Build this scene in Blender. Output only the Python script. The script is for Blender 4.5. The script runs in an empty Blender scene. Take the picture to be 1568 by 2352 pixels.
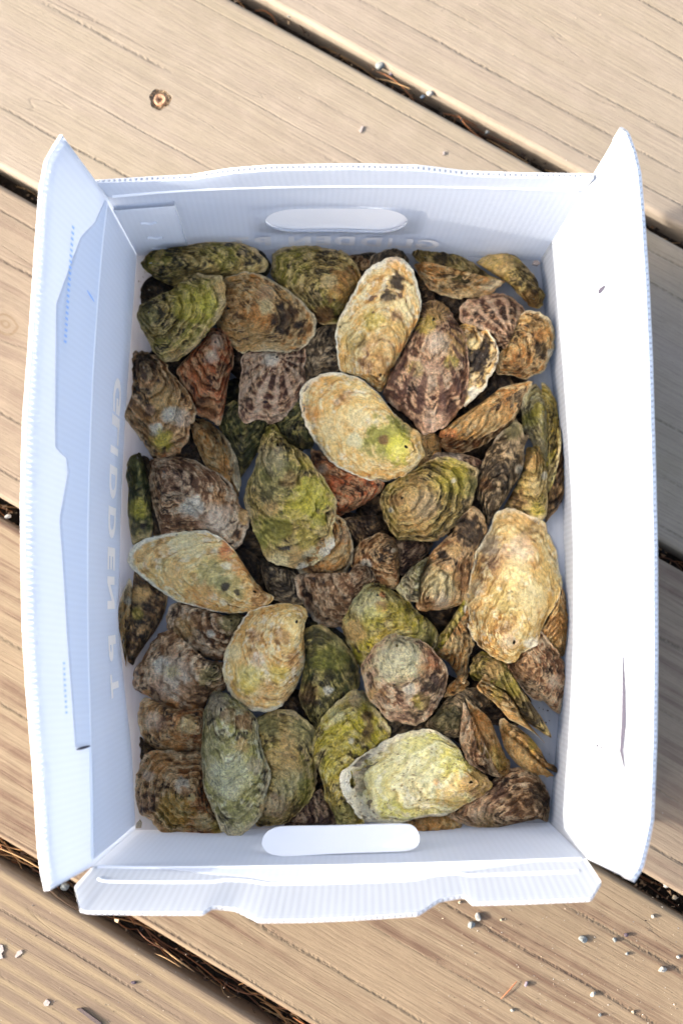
import bpy, bmesh, math, random
import numpy as np
from mathutils import Vector
random.seed(7)
C = bpy.context.scene.collection
SC = bpy.context.scene
# ---------------------------------------------------------------- camera, sky, sun, exposure
F = 2600.0; CX, CY = 784.0, 1176.0; TILT = math.atan(270.0 / F); HC = 0.86
cam_d = bpy.data.cameras.new("camera"); cam = bpy.data.objects.new("camera", cam_d); C.objects.link(cam)
cam.location = (0, 0, HC); cam.rotation_euler = (TILT, 0, 0)
cam_d.sensor_fit = 'VERTICAL'; cam_d.sensor_height = 36.0; cam_d.lens = 36.0 * F / 2352.0
cam_d.clip_start = 0.01; cam_d.clip_end = 500
cam_d.dof.use_dof = True; cam_d.dof.focus_distance = 0.80; cam_d.dof.aperture_fstop = 3.4
SC.camera = cam
SUN_EL, SUN_AZ = math.radians(19.0), math.radians(3.0)      # light travels towards +x, a little towards +y
w = bpy.data.worlds.new("World"); SC.world = w; w.use_nodes = True
wn = w.node_tree.nodes; wl = w.node_tree.links
sky = wn.new('ShaderNodeTexSky'); sky.sky_type = 'NISHITA'; sky.sun_disc = False
sky.sun_elevation = SUN_EL; sky.sun_rotation = math.radians(-90.0) - SUN_AZ
sky.air_density = 0.7; sky.dust_density = 4.0; sky.ozone_density = 0.3
bg = wn['Background']; bg.inputs['Strength'].default_value = 0.15
hs = wn.new('ShaderNodeHueSaturation'); hs.inputs['Saturation'].default_value = 0.78     # milky summer sky
wl.new(sky.outputs[0], hs.inputs['Color']); wl.new(hs.outputs[0], bg.inputs[0])
sun_d = bpy.data.lights.new("sun", 'SUN'); sun_d.energy = 2.6; sun_d.angle = math.radians(0.8); sun_d.color = (1.0, 0.94, 0.86)
sun = bpy.data.objects.new("sun", sun_d); C.objects.link(sun)
ldir = Vector((math.cos(SUN_EL) * math.cos(SUN_AZ), math.cos(SUN_EL) * math.sin(SUN_AZ), -math.sin(SUN_EL)))
sun.rotation_euler = ldir.to_track_quat('-Z', 'Y').to_euler(); sun.location = (-2, 0, 1.5)
SC.view_settings.view_transform = 'Standard'; SC.view_settings.look = 'None'
SC.view_settings.exposure = 2.0; SC.view_settings.gamma = 1.0
SC.render.engine = 'CYCLES'
SC.cycles.use_denoising = True
SC.cycles.max_bounces = 10; SC.cycles.diffuse_bounces = 6; SC.cycles.transmission_bounces = 8

# ---------------------------------------------------------------- helpers
cT, sT = math.cos(TILT), math.sin(TILT)
def un(px, py, z):
    """photograph point (1568 x 2352 frame) + height -> world"""
    px = np.asarray(px, float); py = np.asarray(py, float); z = np.asarray(z, float)
    a = (px - CX) / F; b = -(py - CY) / F
    dx = a + 0 * b; dy = cT * b + sT + 0 * a; dz = sT * b - cT + 0 * a
    k = (z - HC) / dz
    return np.stack([dx * k, dy * k, HC + dz * k], -1)
def hsh(ix, iy, seed):
    h = (ix.astype(np.int64) * 374761393 + iy.astype(np.int64) * 668265263 + int(seed) * 1442695041) & 0xFFFFFFFF
    h = ((h ^ (h >> 13)) * 1274126177) & 0xFFFFFFFF
    h = h ^ (h >> 16)
    return (h & 0xFFFFFF) / float(0xFFFFFF)
def vn(x, y, seed=0):
    x = np.asarray(x, float); y = np.asarray(y, float)
    ix = np.floor(x); iy = np.floor(y); fx = x - ix; fy = y - iy
    fx = fx * fx * (3 - 2 * fx); fy = fy * fy * (3 - 2 * fy)
    a = hsh(ix, iy, seed); b = hsh(ix + 1, iy, seed); c = hsh(ix, iy + 1, seed); d = hsh(ix + 1, iy + 1, seed)
    return (a * (1 - fx) + b * fx) * (1 - fy) + (c * (1 - fx) + d * fx) * fy
def fbm(x, y, seed=0, octv=4, gain=0.55):
    s = 0; a = 1; t = 0
    for o in range(octv):
        s = s + a * vn(x * 2 ** o + 17.3 * o, y * 2 ** o - 9.1 * o, seed + o * 31); t += a; a *= gain
    return s / t
def sst(x, a, b):
    t = np.clip((x - a) / (b - a), 0, 1); return t * t * (3 - 2 * t)
def mesh_obj(name, V, faces, mat=None, parent=None, smooth=True, col=None, uv=None):
    V = np.asarray(V, np.float32).reshape(-1, 3)
    me = bpy.data.meshes.new(name)
    if isinstance(faces, np.ndarray):
        n = faces.shape[0]; k = faces.shape[1]
        me.vertices.add(len(V)); me.vertices.foreach_set('co', V.ravel())
        me.loops.add(n * k); me.loops.foreach_set('vertex_index', faces.astype(np.int32).ravel())
        me.polygons.add(n); me.polygons.foreach_set('loop_start', np.arange(n, dtype=np.int32) * k)
        me.polygons.foreach_set('loop_total', np.full(n, k, np.int32))
        me.update(calc_edges=True); me.validate()
    else:
        me.from_pydata([tuple(v) for v in V.tolist()], [], faces); me.update()
    me.polygons.foreach_set('use_smooth', [smooth] * len(me.polygons))
    if col is not None:
        at = me.color_attributes.new('Col', 'FLOAT_COLOR', 'POINT')
        c4 = np.ones((len(V), 4), np.float32); c4[:, :col.shape[1]] = col
        at.data.foreach_set('color', c4.ravel())
    if uv is not None:
        ul = me.uv_layers.new(name='UVMap')
        li = np.empty(len(me.loops), np.int32); me.loops.foreach_get('vertex_index', li)
        ul.data.foreach_set('uv', np.asarray(uv, np.float32)[li].ravel())
    if mat: me.materials.append(mat)
    o = bpy.data.objects.new(name, me); C.objects.link(o)
    if parent: o.parent = parent
    return o
def empty(name, loc=(0, 0, 0)):
    o = bpy.data.objects.new(name, None); C.objects.link(o); o.location = loc; o.empty_display_size = 0.02
    return o
def tag(o, label=None, cat=None, group=None, kind=None):
    if label: o['label'] = label
    if cat: o['category'] = cat
    if group: o['group'] = group
    if kind: o['kind'] = kind
    return o
def gridfaces(ns, nt, flip=False):
    i, j = np.meshgrid(np.arange(ns - 1), np.arange(nt - 1), indexing='ij')
    a = i * nt + j; q = np.stack([a, a + nt, a + nt + 1, a + 1], -1).reshape(-1, 4)
    return q[:, ::-1] if flip else q
class N:
    """tiny node-graph helper"""
    def __init__(s, name):
        s.m = bpy.data.materials.new(name); s.m.use_nodes = True
        s.t = s.m.node_tree; s.t.nodes.clear()
        s.out = s.n('ShaderNodeOutputMaterial')
    def n(s, typ, **kw):
        nd = s.t.nodes.new(typ)
        for k, v in kw.items():
            setattr(nd, k, v)
        return nd
    def l(s, a, b): s.t.links.new(a, b)
    def set(s, sock, v):
        if hasattr(v, 'links') or isinstance(v, bpy.types.NodeSocket): s.l(v, sock)
        else: sock.default_value = v
    def math(s, op, a, b=None, c=None, clamp=False):
        nd = s.n('ShaderNodeMath', operation=op); nd.use_clamp = clamp
        s.set(nd.inputs[0], a)
        if b is not None: s.set(nd.inputs[1], b)
        if c is not None: s.set(nd.inputs[2], c)
        return nd.outputs[0]
    def mix(s, fac, a, b, mode='MIX'):
        nd = s.n('ShaderNodeMix', data_type='RGBA', blend_type=mode)
        s.set(nd.inputs[0], fac); s.set(nd.inputs[6], a); s.set(nd.inputs[7], b)
        return nd.outputs[2]
    def noise(s, vec, scale, detail=4, rough=0.55, dist=0.0, dim='3D'):
        nd = s.n('ShaderNodeTexNoise', noise_dimensions=dim)
        if vec is not None: s.l(vec, nd.inputs['Vector'])
        nd.inputs['Scale'].default_value = scale; nd.inputs['Detail'].default_value = detail
        nd.inputs['Roughness'].default_value = rough; nd.inputs['Distortion'].default_value = dist
        return nd.outputs[0]
    def ramp(s, fac, stops, interp='LINEAR'):
        nd = s.n('ShaderNodeValToRGB'); cr = nd.color_ramp; cr.interpolation = interp
        while len(cr.elements) < len(stops): cr.elements.new(0.5)
        for e, (p, c) in zip(cr.elements, stops):
            e.position = p; e.color = (c, c, c, 1) if not hasattr(c, '__len__') else (*c, 1)
        s.l(fac, nd.inputs[0]); return nd.outputs[0]
    def mapr(s, v, a, b, c=0.0, d=1.0):
        nd = s.n('ShaderNodeMapRange'); s.l(v, nd.inputs[0])
        for i, x in enumerate((a, b, c, d)): nd.inputs[i + 1].default_value = x
        return nd.outputs[0]
    def scale(s, vec, sc, loc=(0, 0, 0)):
        nd = s.n('ShaderNodeMapping'); s.l(vec, nd.inputs[0]); nd.inputs['Scale'].default_value = sc
        nd.inputs['Location'].default_value = loc
        return nd.outputs[0]
    def bump(s, h, strength, dist, prev=None):
        nd = s.n('ShaderNodeBump'); s.set(nd.inputs['Strength'], strength); nd.inputs['Distance'].default_value = dist
        s.l(h, nd.inputs['Height'])
        if prev is not None: s.l(prev, nd.inputs['Normal'])
        return nd.outputs[0]
    def principled(s, col, rough=0.5, spec=0.4, normal=None):
        p = s.n('ShaderNodeBsdfPrincipled'); s.set(p.inputs['Base Color'], col); s.set(p.inputs['Roughness'], rough)
        p.inputs['Specular IOR Level'].default_value = spec
        if normal is not None: s.l(normal, p.inputs['Normal'])
        s.l(p.outputs[0], s.out.inputs[0]); return p
def simple_mat(name, col, rough=0.6, spec=0.4):
    g = N(name); g.principled((*col, 1), rough, spec); return g.m

# ---------------------------------------------------------------- materials
def plastic_mat(name, col, transl, tcol, stripe=0.10):
    g = N(name)
    tc = g.n('ShaderNodeTexCoord'); sep = g.n('ShaderNodeSeparateXYZ'); g.l(tc.outputs['UV'], sep.inputs[0])
    u = sep.outputs[0]
    ph = g.math('MULTIPLY', u, 2 * math.pi / 0.0042)
    wv = g.math('SINE', ph)
    nz = g.noise(g.scale(tc.outputs['UV'], (900, 14, 1)), 1.0, 3)
    nz2 = g.noise(tc.outputs['Object'], 30.0, 4)
    f = g.math('ADD', g.math('MULTIPLY', g.math('MULTIPLY', wv, stripe * 0.5), 1.0), g.math('MULTIPLY', g.math('SUBTRACT', nz, 0.5), stripe))
    f2 = g.math('ADD', g.math('ADD', 1.0, f), g.math('MULTIPLY', g.math('SUBTRACT', nz2, 0.5), 0.05))
    colm = g.mix(1.0, (*col, 1), (1, 1, 1, 1), 'MULTIPLY')
    vm = g.n('ShaderNodeVectorMath', operation='SCALE'); g.l(colm, vm.inputs[0]); g.l(f2, vm.inputs['Scale'])
    scr = g.noise(g.scale(tc.outputs['UV'], (40, 600, 1)), 1.0, 2)
    nm = g.bump(g.math('ADD', wv, g.math('MULTIPLY', scr, 0.6)), 0.05, 0.0004)
    p = g.principled(vm.outputs[0], 0.45, 0.25, nm)
    tr = g.n('ShaderNodeBsdfTranslucent'); tr.inputs[0].default_value = (*tcol, 1)
    mx = g.n('ShaderNodeMixShader'); mx.inputs[0].default_value = transl
    g.l(p.outputs[0], mx.inputs[1]); g.l(tr.outputs[0], mx.inputs[2]); g.l(mx.outputs[0], g.out.inputs[0])
    return g.m
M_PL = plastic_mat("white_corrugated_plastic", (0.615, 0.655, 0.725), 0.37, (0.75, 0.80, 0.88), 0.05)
M_SHADE = plastic_mat("white_plastic_shade_tint", (0.50, 0.545, 0.625), 0.34, (0.70, 0.76, 0.86), 0.05)  # white plastic made darker and bluer, painting shade onto the left wall
M_SUNW = plastic_mat("white_plastic_sun_dimmed", (0.47, 0.495, 0.535), 0.33, (0.58, 0.64, 0.72), 0.16)  # same white plastic, colour lowered on sunlit panels so they clip less
M_EDGE = plastic_mat("plastic_cut_edge", (0.84, 0.86, 0.90), 0.12, (0.80, 0.86, 0.95), 0.02)
M_INK = simple_mat("white_ink", (0.93, 0.90, 0.86), 0.6, 0.2)
M_BLUE = simple_mat("blue_perforation", (0.30, 0.48, 0.80), 0.6)
M_SLOT = simple_mat("slot_shadow_plastic", (0.035, 0.032, 0.05), 0.8)

def wood_mat(name, seed, light, mid, red, streak, crack, bands=0.0, cracks=(), knot=None):
    """plank material; object x runs along the board, y across"""
    g = N(name)
    tc = g.n('ShaderNodeTexCoord'); ob = tc.outputs['Object']
    sep = g.n('ShaderNodeSeparateXYZ'); g.l(ob, sep.inputs[0]); x, y = sep.outputs[0], sep.outputs[1]
    off = seed * 3.71
    warp = g.noise(g.scale(ob, (3.0, 9.0, 1), (off, 0, 0)), 1.0, 3)
    warp2 = g.noise(g.scale(ob, (14.0, 60.0, 1), (off, 2, 0)), 1.0, 2)
    yy = g.math('ADD', y, g.math('ADD', g.math('MULTIPLY', g.math('SUBTRACT', warp, 0.5), 0.012), g.math('MULTIPLY', g.math('SUBTRACT', warp2, 0.5), 0.0022)))
    if knot:
        kx, ky, kr = knot
        dx = g.math('SUBTRACT', x, kx); dy = g.math('SUBTRACT', y, ky)
        r2 = g.math('ADD', g.math('MULTIPLY', dx, g.math('MULTIPLY', dx, 0.5)), g.math('MULTIPLY', dy, dy))
        r = g.math('SQRT', r2)
        pull = g.math('DIVIDE', g.math('MULTIPLY', dy, kr * kr * 1.2), g.math('ADD', r2, kr * kr))
        yy = g.math('SUBTRACT', yy, g.math('MULTIPLY', pull, 0.9))
    cmb = g.n('ShaderNodeCombineXYZ'); g.l(x, cmb.inputs[0]); g.l(yy, cmb.inputs[1]); cmb.inputs[2].default_value = seed * 1.3
    P = cmb.outputs[0]
    big = g.noise(g.scale(P, (2.2, 16, 1)), 1.0, 3)
    med = g.noise(g.scale(P, (4.0, 120, 1)), 1.0, 4, 0.6)
    fine = g.noise(g.scale(P, (18.0, 620, 1)), 1.0, 4, 0.7)
    mott = g.noise(ob, 55.0, 5, 0.6)
    pore = g.noise(g.scale(ob, (260.0, 900, 1)), 1.0, 2)
    c = g.mix(g.mapr(big, 0.3, 0.7), (*light, 1), (*mid, 1))
    c = g.mix(g.math('MULTIPLY', g.mapr(med, 0.48, 0.66), streak), c, (*red, 1))
    if bands:
        bnd = g.math('SINE', g.math('ADD', g.math('MULTIPLY', yy, 2 * math.pi / 0.0125), g.math('MULTIPLY', big, 5.0)))
        c = g.mix(g.math('MULTIPLY', g.mapr(bnd, -0.3, 0.9), bands), c, (0.315, 0.245, 0.155, 1))
    c = g.mix(g.math('MULTIPLY', g.mapr(mott, 0.45, 0.75), 0.35), c, (*[v * 1.22 for v in light], 1))
    c = g.mix(g.math('MULTIPLY', g.mapr(fine, 0.45, 0.75), 0.42), c, (*[v * 0.55 for v in red], 1))
    c = g.mix(g.math('MULTIPLY', g.mapr(pore, 0.58, 0.80), 0.34), c, (*[v * 0.45 for v in mid], 1))
    # drying checks: narrow lines at given places across the board, broken along it
    v = g.math('ADD', g.math('MULTIPLY', yy, 1 / 0.24), 0.5)
    stops = [(0.0, 0.0)]
    for cv, cw in sorted(cracks):
        stops += [(cv - cw, 0.0), (cv, 1.0), (cv + cw, 0.0)]
    ck = g.ramp(v, stops[:31]) if cracks else None
    gate = g.mapr(g.noise(g.scale(P, (4.5, 40, 1), (off + 5, 0, 0)), 1.0, 3), 0.40, 0.56)
    rag = g.mapr(g.noise(g.scale(ob, (300, 300, 1)), 1.0, 2), 0.25, 0.6)
    gen = g.mapr(g.math('ABSOLUTE', g.math('SUBTRACT', g.noise(g.scale(P, (2.4, 48, 1), (off, 9, 0)), 1.0, 1.0), 0.5)), 0.0, 0.006, 1.0, 0.0)
    gen = g.math('MULTIPLY', gen, g.mapr(g.noise(g.scale(P, (6, 30, 1), (off + 8, 4, 0)), 1.0, 2), 0.45, 0.6))
    tot = g.math('MULTIPLY', gen, 0.3)
    if ck is not None: tot = g.math('MAXIMUM', tot, g.math('MULTIPLY', ck, gate))
    tot = g.math('MULTIPLY', tot, g.math('MULTIPLY', rag, crack))
    c = g.mix(tot, c, (0.06, 0.045, 0.03, 1))
    if knot:
        rr = g.math('ADD', r, g.math('MULTIPLY', g.math('SUBTRACT', mott, 0.5), kr * 0.9))
        ring = g.math('SINE', g.math('MULTIPLY', rr, 2 * math.pi / (kr * 0.55)))
        kin = g.mapr(rr, kr * 0.8, kr * 1.25, 1.0, 0.0)
        c = g.mix(g.math('MULTIPLY', kin, g.mapr(ring, 0.2, 1.0, 0.15, 0.75)), c, (0.20, 0.14, 0.085, 1))
    h = g.math('SUBTRACT', g.math('ADD', g.math('MULTIPLY', fine, 0.5), g.math('MULTIPLY', med, 0.15)), g.math('MULTIPLY', tot, 2.2))
    nm = g.bump(h, 0.6, 0.0012)
    nm = g.bump(g.noise(g.scale(ob, (90, 700, 1)), 1.0, 3, 0.7), 0.35, 0.0007, g.bump(mott, 0.25, 0.0006, nm))
    sc_ = g.n('ShaderNodeVectorMath', operation='MULTIPLY'); g.l(c, sc_.inputs[0]); sc_.inputs[1].default_value = (0.795, 0.765, 0.715)
    g.principled(sc_.outputs[0], 0.72, 0.25, nm)
    return g.m

def shell_mat():
    g = N("oyster_shell")
    at = g.n('ShaderNodeAttribute', attribute_name='Col')
    tc = g.n('ShaderNodeTexCoord'); ob = tc.outputs['Object']; uv = tc.outputs['UV']
    n1 = g.noise(ob, 420.0, 6, 0.68, 0.6)
    n2 = g.noise(ob, 1500.0, 4, 0.6)
    n3 = g.noise(ob, 230.0, 3, 0.6, 1.0)
    gr = g.noise(g.scale(uv, (95, 26, 1)), 1.0, 4, 0.65, 0.8)       # growth lines
    ra = g.noise(g.scale(uv, (10, 240, 1)), 1.0, 3, 0.6, 0.5)       # radial striae
    k = g.math('ADD', g.mapr(n1, 0.30, 0.70, 0.20, 1.10), g.math('MULTIPLY', g.math('SUBTRACT', n2, 0.5), 0.5))
    k = g.math('ADD', k, g.math('ADD', g.mapr(gr, 0.30, 0.70, -0.06, 0.66), g.mapr(ra, 0.3, 0.7, -0.12, 0.32)))
    k = g.math('MAXIMUM', k, 0.12)
    k = g.math('ADD', 1.0, g.math('MULTIPLY', g.math('SUBTRACT', k, 1.0), at.outputs['Alpha']))
    vm = g.n('ShaderNodeVectorMath', operation='SCALE'); g.l(at.outputs['Color'], vm.inputs[0]); g.l(k, vm.inputs['Scale'])
    c = vm.outputs[0]
    c = g.mix(g.math('MULTIPLY', g.mapr(n3, 0.58, 0.70), g.math('MULTIPLY', at.outputs['Alpha'], 0.45)), c, (0.05, 0.032, 0.018, 1))
    c = g.mix(g.math('MULTIPLY', g.mapr(g.noise(ob, 900.0, 1, 0.5), 0.72, 0.76), 0.5), c, (0.55, 0.50, 0.40, 1))
    AL = at.outputs['Alpha']; AL = g.math('MULTIPLY', AL, AL)
    nm = g.bump(gr, AL, 0.0026)
    nm = g.bump(ra, g.math('MULTIPLY', AL, 0.6), 0.0014, nm)
    nm = g.bump(n1, AL, 0.0020, nm)
    nm = g.bump(n2, 0.45, 0.0005, nm)
    rgh = g.mapr(n3, 0.3, 0.7, 0.27, 0.62)
    g.principled(c, rgh, 0.5, nm)
    return g.m
M_SHELL = shell_mat()

# ---------------------------------------------------------------- deck
ANG = math.radians(-30.0)
ux = np.array([math.cos(ANG), math.sin(ANG), 0]); uy = np.array([-math.sin(ANG), math.cos(ANG), 0])
GAPS = [0.848, 0.623, 0.398, 0.174, -0.050, -0.268, -0.493, -0.718]       # gap centres across the boards
GW = [0.012, 0.012, 0.0135, 0.012, 0.013, 0.016, 0.012, 0.012]
g = N("soil_under_deck"); tcn = g.n('ShaderNodeTexCoord')
sn = g.noise(tcn.outputs['Object'], 160, 5, 0.7)
g.principled(g.ramp(sn, [(0.3, (0.012, 0.009, 0.007)), (0.6, (0.05, 0.035, 0.022)), (0.8, (0.12, 0.085, 0.05))]), 0.9, 0.2, g.bump(sn, 1.0, 0.01))
M_SOIL = g.m
V = [(-15, -15, -0.052), (15, -15, -0.052), (15, 15, -0.052), (-15, 15, -0.052)]
ground = mesh_obj("ground", V, [(0, 1, 2, 3)], M_SOIL); tag(ground, kind='structure')
deck = empty("deck"); tag(deck, kind='structure')
CR = {  # crack positions (0..1 across the board), half width
    2: [(0.12, .004), (0.22, .006), (0.33, .004), (0.45, .007), (0.57, .005), (0.68, .005), (0.80, .004), (0.90, .004)],
    3: [(0.10, .004), (0.24, .007), (0.40, .004), (0.62, .008), (0.66, .004), (0.78, .005), (0.88, .004)],
    4: [(0.14, .007), (0.30, .006), (0.52, .005), (0.72, .008), (0.86, .006)],
    5: [(0.10, .007), (0.26, .008), (0.43, .006), (0.60, .007), (0.78, .009), (0.93, .01)],
    6: [(0.25, .005), (0.48, .004), (0.66, .006), (0.83, .005)],
}
TAN = ((0.365, 0.312, 0.262), (0.330, 0.285, 0.215), (0.265, 0.213, 0.185))
RED = ((0.290, 0.222, 0.152), (0.255, 0.195, 0.130), (0.140, 0.083, 0.058))
YEL = ((0.225, 0.170, 0.120), (0.205, 0.152, 0.110), (0.155, 0.108, 0.083))
def plank_mesh(half, L, rad=0.0042, th=0.036):
    prof = []
    for sx in (-1, 1):
        a = np.linspace(0, math.pi / 2, 6)
        pts = [(sx * (half - rad + rad * math.cos(t)), -rad + rad * math.sin(t)) for t in a]
        prof += pts if sx == 1 else pts[::-1][::-1]
    left = [(-(half - rad + rad * math.cos(t)), -rad + rad * math.sin(t)) for t in np.linspace(0, math.pi / 2, 6)]
    right = [((half - rad + rad * math.cos(t)), -rad + rad * math.sin(t)) for t in np.linspace(math.pi / 2, 0, 6)]
    prof = [(-half, -th)] + left + [(-half * 0.5, 0), (0, 0), (half * 0.5, 0)] + right + [(half, -th)]
    n = len(prof); xs = np.linspace(-L / 2, L / 2, 9)
    V = [(x, p[0], p[1]) for x in xs for p in prof]; Fc = []
    for i in range(len(xs) - 1):
        for j in range(n):
            a = i * n + j; b = i * n + (j + 1) % n
            Fc.append((a, b, b + n, a + n))
    Fc.append(tuple(range(n))[::-1]); Fc.append(tuple(range((len(xs) - 1) * n, len(xs) * n)))
    return V, Fc
planks = []
for k in range(len(GAPS) + 1):
    hi = GAPS[k - 1] - GW[k - 1] / 2 if k > 0 else GAPS[0] + 0.225
    lo = GAPS[k] + GW[k] / 2 if k < len(GAPS) else GAPS[-1] - 0.225
    mid, half = (hi + lo) / 2, (hi - lo) / 2
    knot = None
    if k <= 3:
        pal = TAN; st, ba = (0.30, 0.0)
    elif k == 4 or k == 5: pal = RED; st, ba = (0.95 if k == 5 else 0.75, 0.0)
    else: pal = YEL; st, ba = 0.7, 0.85
    if k == 4:
        pal = ((0.300, 0.240, 0.182), (0.27, 0.215, 0.16), (0.175, 0.12, 0.096))
    if k == 4:
        pk = un(15, 745, 0); knot = (float(pk @ ux), float(pk @ uy) - mid, 0.010)
    m = wood_mat("plank_wood", k + 1, *pal, st, 0.68, ba, CR.get(k, [(0.3, .005), (0.6, .005)]), knot)
    V, Fc = plank_mesh(half, 3.2)
    o = mesh_obj("plank", V, Fc, m, deck, False)
    o.location = tuple(uy * mid); o.rotation_euler = (0, 0, ANG)
    planks.append((o, mid, half))

# screw in a counterbored hole, upper board (between the second and third gap counted from the top of the photo)
sp = un(368, 228, 0)
def cyl(bm, r1, r2, z0, z1, n=24, cx=0, cy=0):
    res = bmesh.ops.create_cone(bm, cap_ends=True, segments=n, radius1=r1, radius2=r2, depth=z1 - z0)
    bmesh.ops.translate(bm, verts=res['verts'], vec=(cx, cy, (z0 + z1) / 2))
    return res['verts']
po = [p for p in planks if abs(float(sp @ uy) - p[1]) < p[2]][0][0]
bm = bmesh.new(); vs = cyl(bm, 0.0082, 0.0094, -0.0030, 0.004, 28)
for v in vs:
    a = math.atan2(v.co.y, v.co.x); f = 1 + 0.07 * math.sin(a * 3 + 1) + 0.05 * math.sin(a * 7)
    v.co.x *= f; v.co.y *= f
me = bpy.data.meshes.new("hole_cutter"); bm.to_mesh(me); bm.free()
cut = bpy.data.objects.new("hole_cutter", me); C.objects.link(cut); cut.location = tuple(sp)
md = po.modifiers.new("hole", 'BOOLEAN'); md.object = cut; md.operation = 'DIFFERENCE'; md.solver = 'EXACT'
bpy.context.view_layer.update()
dg = bpy.context.evaluated_depsgraph_get(); ne = bpy.data.meshes.new_from_object(po.evaluated_get(dg))
po.modifiers.clear(); po.data = ne; bpy.data.objects.remove(cut)
M_RUST = N("rusty_tan_screw"); _t = M_RUST.n('ShaderNodeTexCoord')
M_RUST.principled(M_RUST.ramp(M_RUST.noise(_t.outputs['Object'], 500, 4), [(0.3, (0.22, 0.10, 0.05)), (0.7, (0.50, 0.30, 0.17))]), 0.5, 0.5)
M_RUST = M_RUST.m
screw = empty("screw", tuple(sp + np.array([0, 0, -0.0030]))); tag(screw, "rusty tan screw sunk in a splintered round hole in the deck board", "screw")
bm = bmesh.new(); n = 24
R = [(0.0012, 0.0006), (0.0020, 0.0022), (0.0040, 0.0030), (0.0049, 0.0026), (0.0052, 0.0014), (0.0052, 0.0)]
rings = []
for (r, z) in R:
    rings.append([bm.verts.new((r * math.cos(2 * math.pi * i / n) * (1 + (0.35 * math.cos(6 * 2 * math.pi * i / n) if r < 0.0021 else 0)), r * math.sin(2 * math.pi * i / n) * (1 + (0.35 * math.cos(6 * 2 * math.pi * i / n) if r < 0.0021 else 0)), z)) for i in range(n)])
for a, b in zip(rings, rings[1:]):
    for i in range(n): bm.faces.new((a[i], b[i], b[(i + 1) % n], a[(i + 1) % n]))
bm.faces.new(rings[0][::-1])
me = bpy.data.meshes.new("screw_head"); bmesh.ops.recalc_face_normals(bm, faces=bm.faces); bm.to_mesh(me); bm.free(); me.materials.append(M_RUST)
o = bpy.data.objects.new("screw_head", me); C.objects.link(o); o.parent = screw
M_SPL = simple_mat("splintered_wood", (0.46, 0.33, 0.20), 0.9)
bm = bmesh.new(); rnd = random.Random(3)
for i in range(190):
    a = rnd.uniform(0, 6.28); r = rnd.uniform(0.0054, 0.0088)
    c = Vector((r * math.cos(a), r * math.sin(a), rnd.uniform(0.0004, 0.0026)))
    d = Vector((rnd.gauss(0, 1), rnd.gauss(0, 1), rnd.gauss(0, .5))).normalized() * rnd.uniform(.0006, .0015); e = Vector((rnd.gauss(0, 1), rnd.gauss(0, 1), rnd.gauss(0, 1))).normalized() * .0004
    vv = [bm.verts.new(p) for p in (c - d, c + e, c + d, c - e + Vector((0, 0, -.0005)))]
    for t in ((0, 1, 2), (0, 2, 3), (0, 3, 1), (1, 3, 2)): bm.faces.new([vv[i] for i in t])
me = bpy.data.meshes.new("splinters"); bm.to_mesh(me); bm.free(); me.materials.append(M_SPL)
o = bpy.data.objects.new("splinters", me); C.objects.link(o); o.parent = screw; o['kind'] = 'stuff'

# ---------------------------------------------------------------- pebbles, chips, litter
def stone_mat(name, c, v=0.25):
    g = N(name); t = g.n('ShaderNodeTexCoord'); nz = g.noise(t.outputs['Object'], 700, 5, 0.7)
    g.principled(g.ramp(nz, [(0.3, [x * (1 - v) for x in c]), (0.7, [min(1, x * (1 + v)) for x in c])]), 0.8, 0.3, g.bump(nz, 0.6, 0.001)); return g.m
SM = {'white': stone_mat("white_stone", (0.29, 0.275, 0.245)), 'grey': stone_mat("grey_stone", (0.17, 0.18, 0.175), .45), 'dark': stone_mat("dark_stone", (0.06, 0.045, 0.06)),
      'violet': stone_mat("violet_stone", (0.16, 0.135, 0.16)), 'cream': stone_mat("cream_stone", (0.36, 0.30, 0.21)), 'blue': stone_mat("bluish_stone", (0.2, 0.26, 0.34))}
def stone(name, px, py, z, rx, ry, ang, hgt, m, seed, label, cat, group=None, sharp=0.3):
    rnd = np.random.RandomState(seed); bm = bmesh.new(); bmesh.ops.create_icosphere(bm, subdivisions=3, radius=1)
    dirs = rnd.normal(size=(9, 3)); dirs /= np.linalg.norm(dirs, axis=1)[:, None]; cutd = rnd.uniform(0.62, 0.92, 9)
    for v in bm.verts:
        c = np.array(v.co)
        for d, q in zip(dirs, cutd):
            s = c @ d
            if s > q: c = c - d * (s - q) * 0.9
        v.co = Vector(c)
        v.co *= 1 + sharp * 0.25 * (fbm(c[0] * 2 + seed, c[1] * 2 + c[2], seed, 2) - .5)
    s = .64 / F
    for v in bm.verts: v.co = Vector((v.co.x * rx * s, v.co.y * ry * s, (v.co.z) * hgt * s))
    zmin = min(v.co.z for v in bm.verts)
    me = bpy.data.meshes.new(name); bm.to_mesh(me); bm.free(); me.materials.append(m)
    o = bpy.data.objects.new(name, me); C.objects.link(o); p = un(px, py, z); o.location = (p[0], p[1], z - zmin - 0.0002); o.rotation_euler = (0, 0, math.radians(ang))
    return tag(o, label, cat, group)
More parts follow.
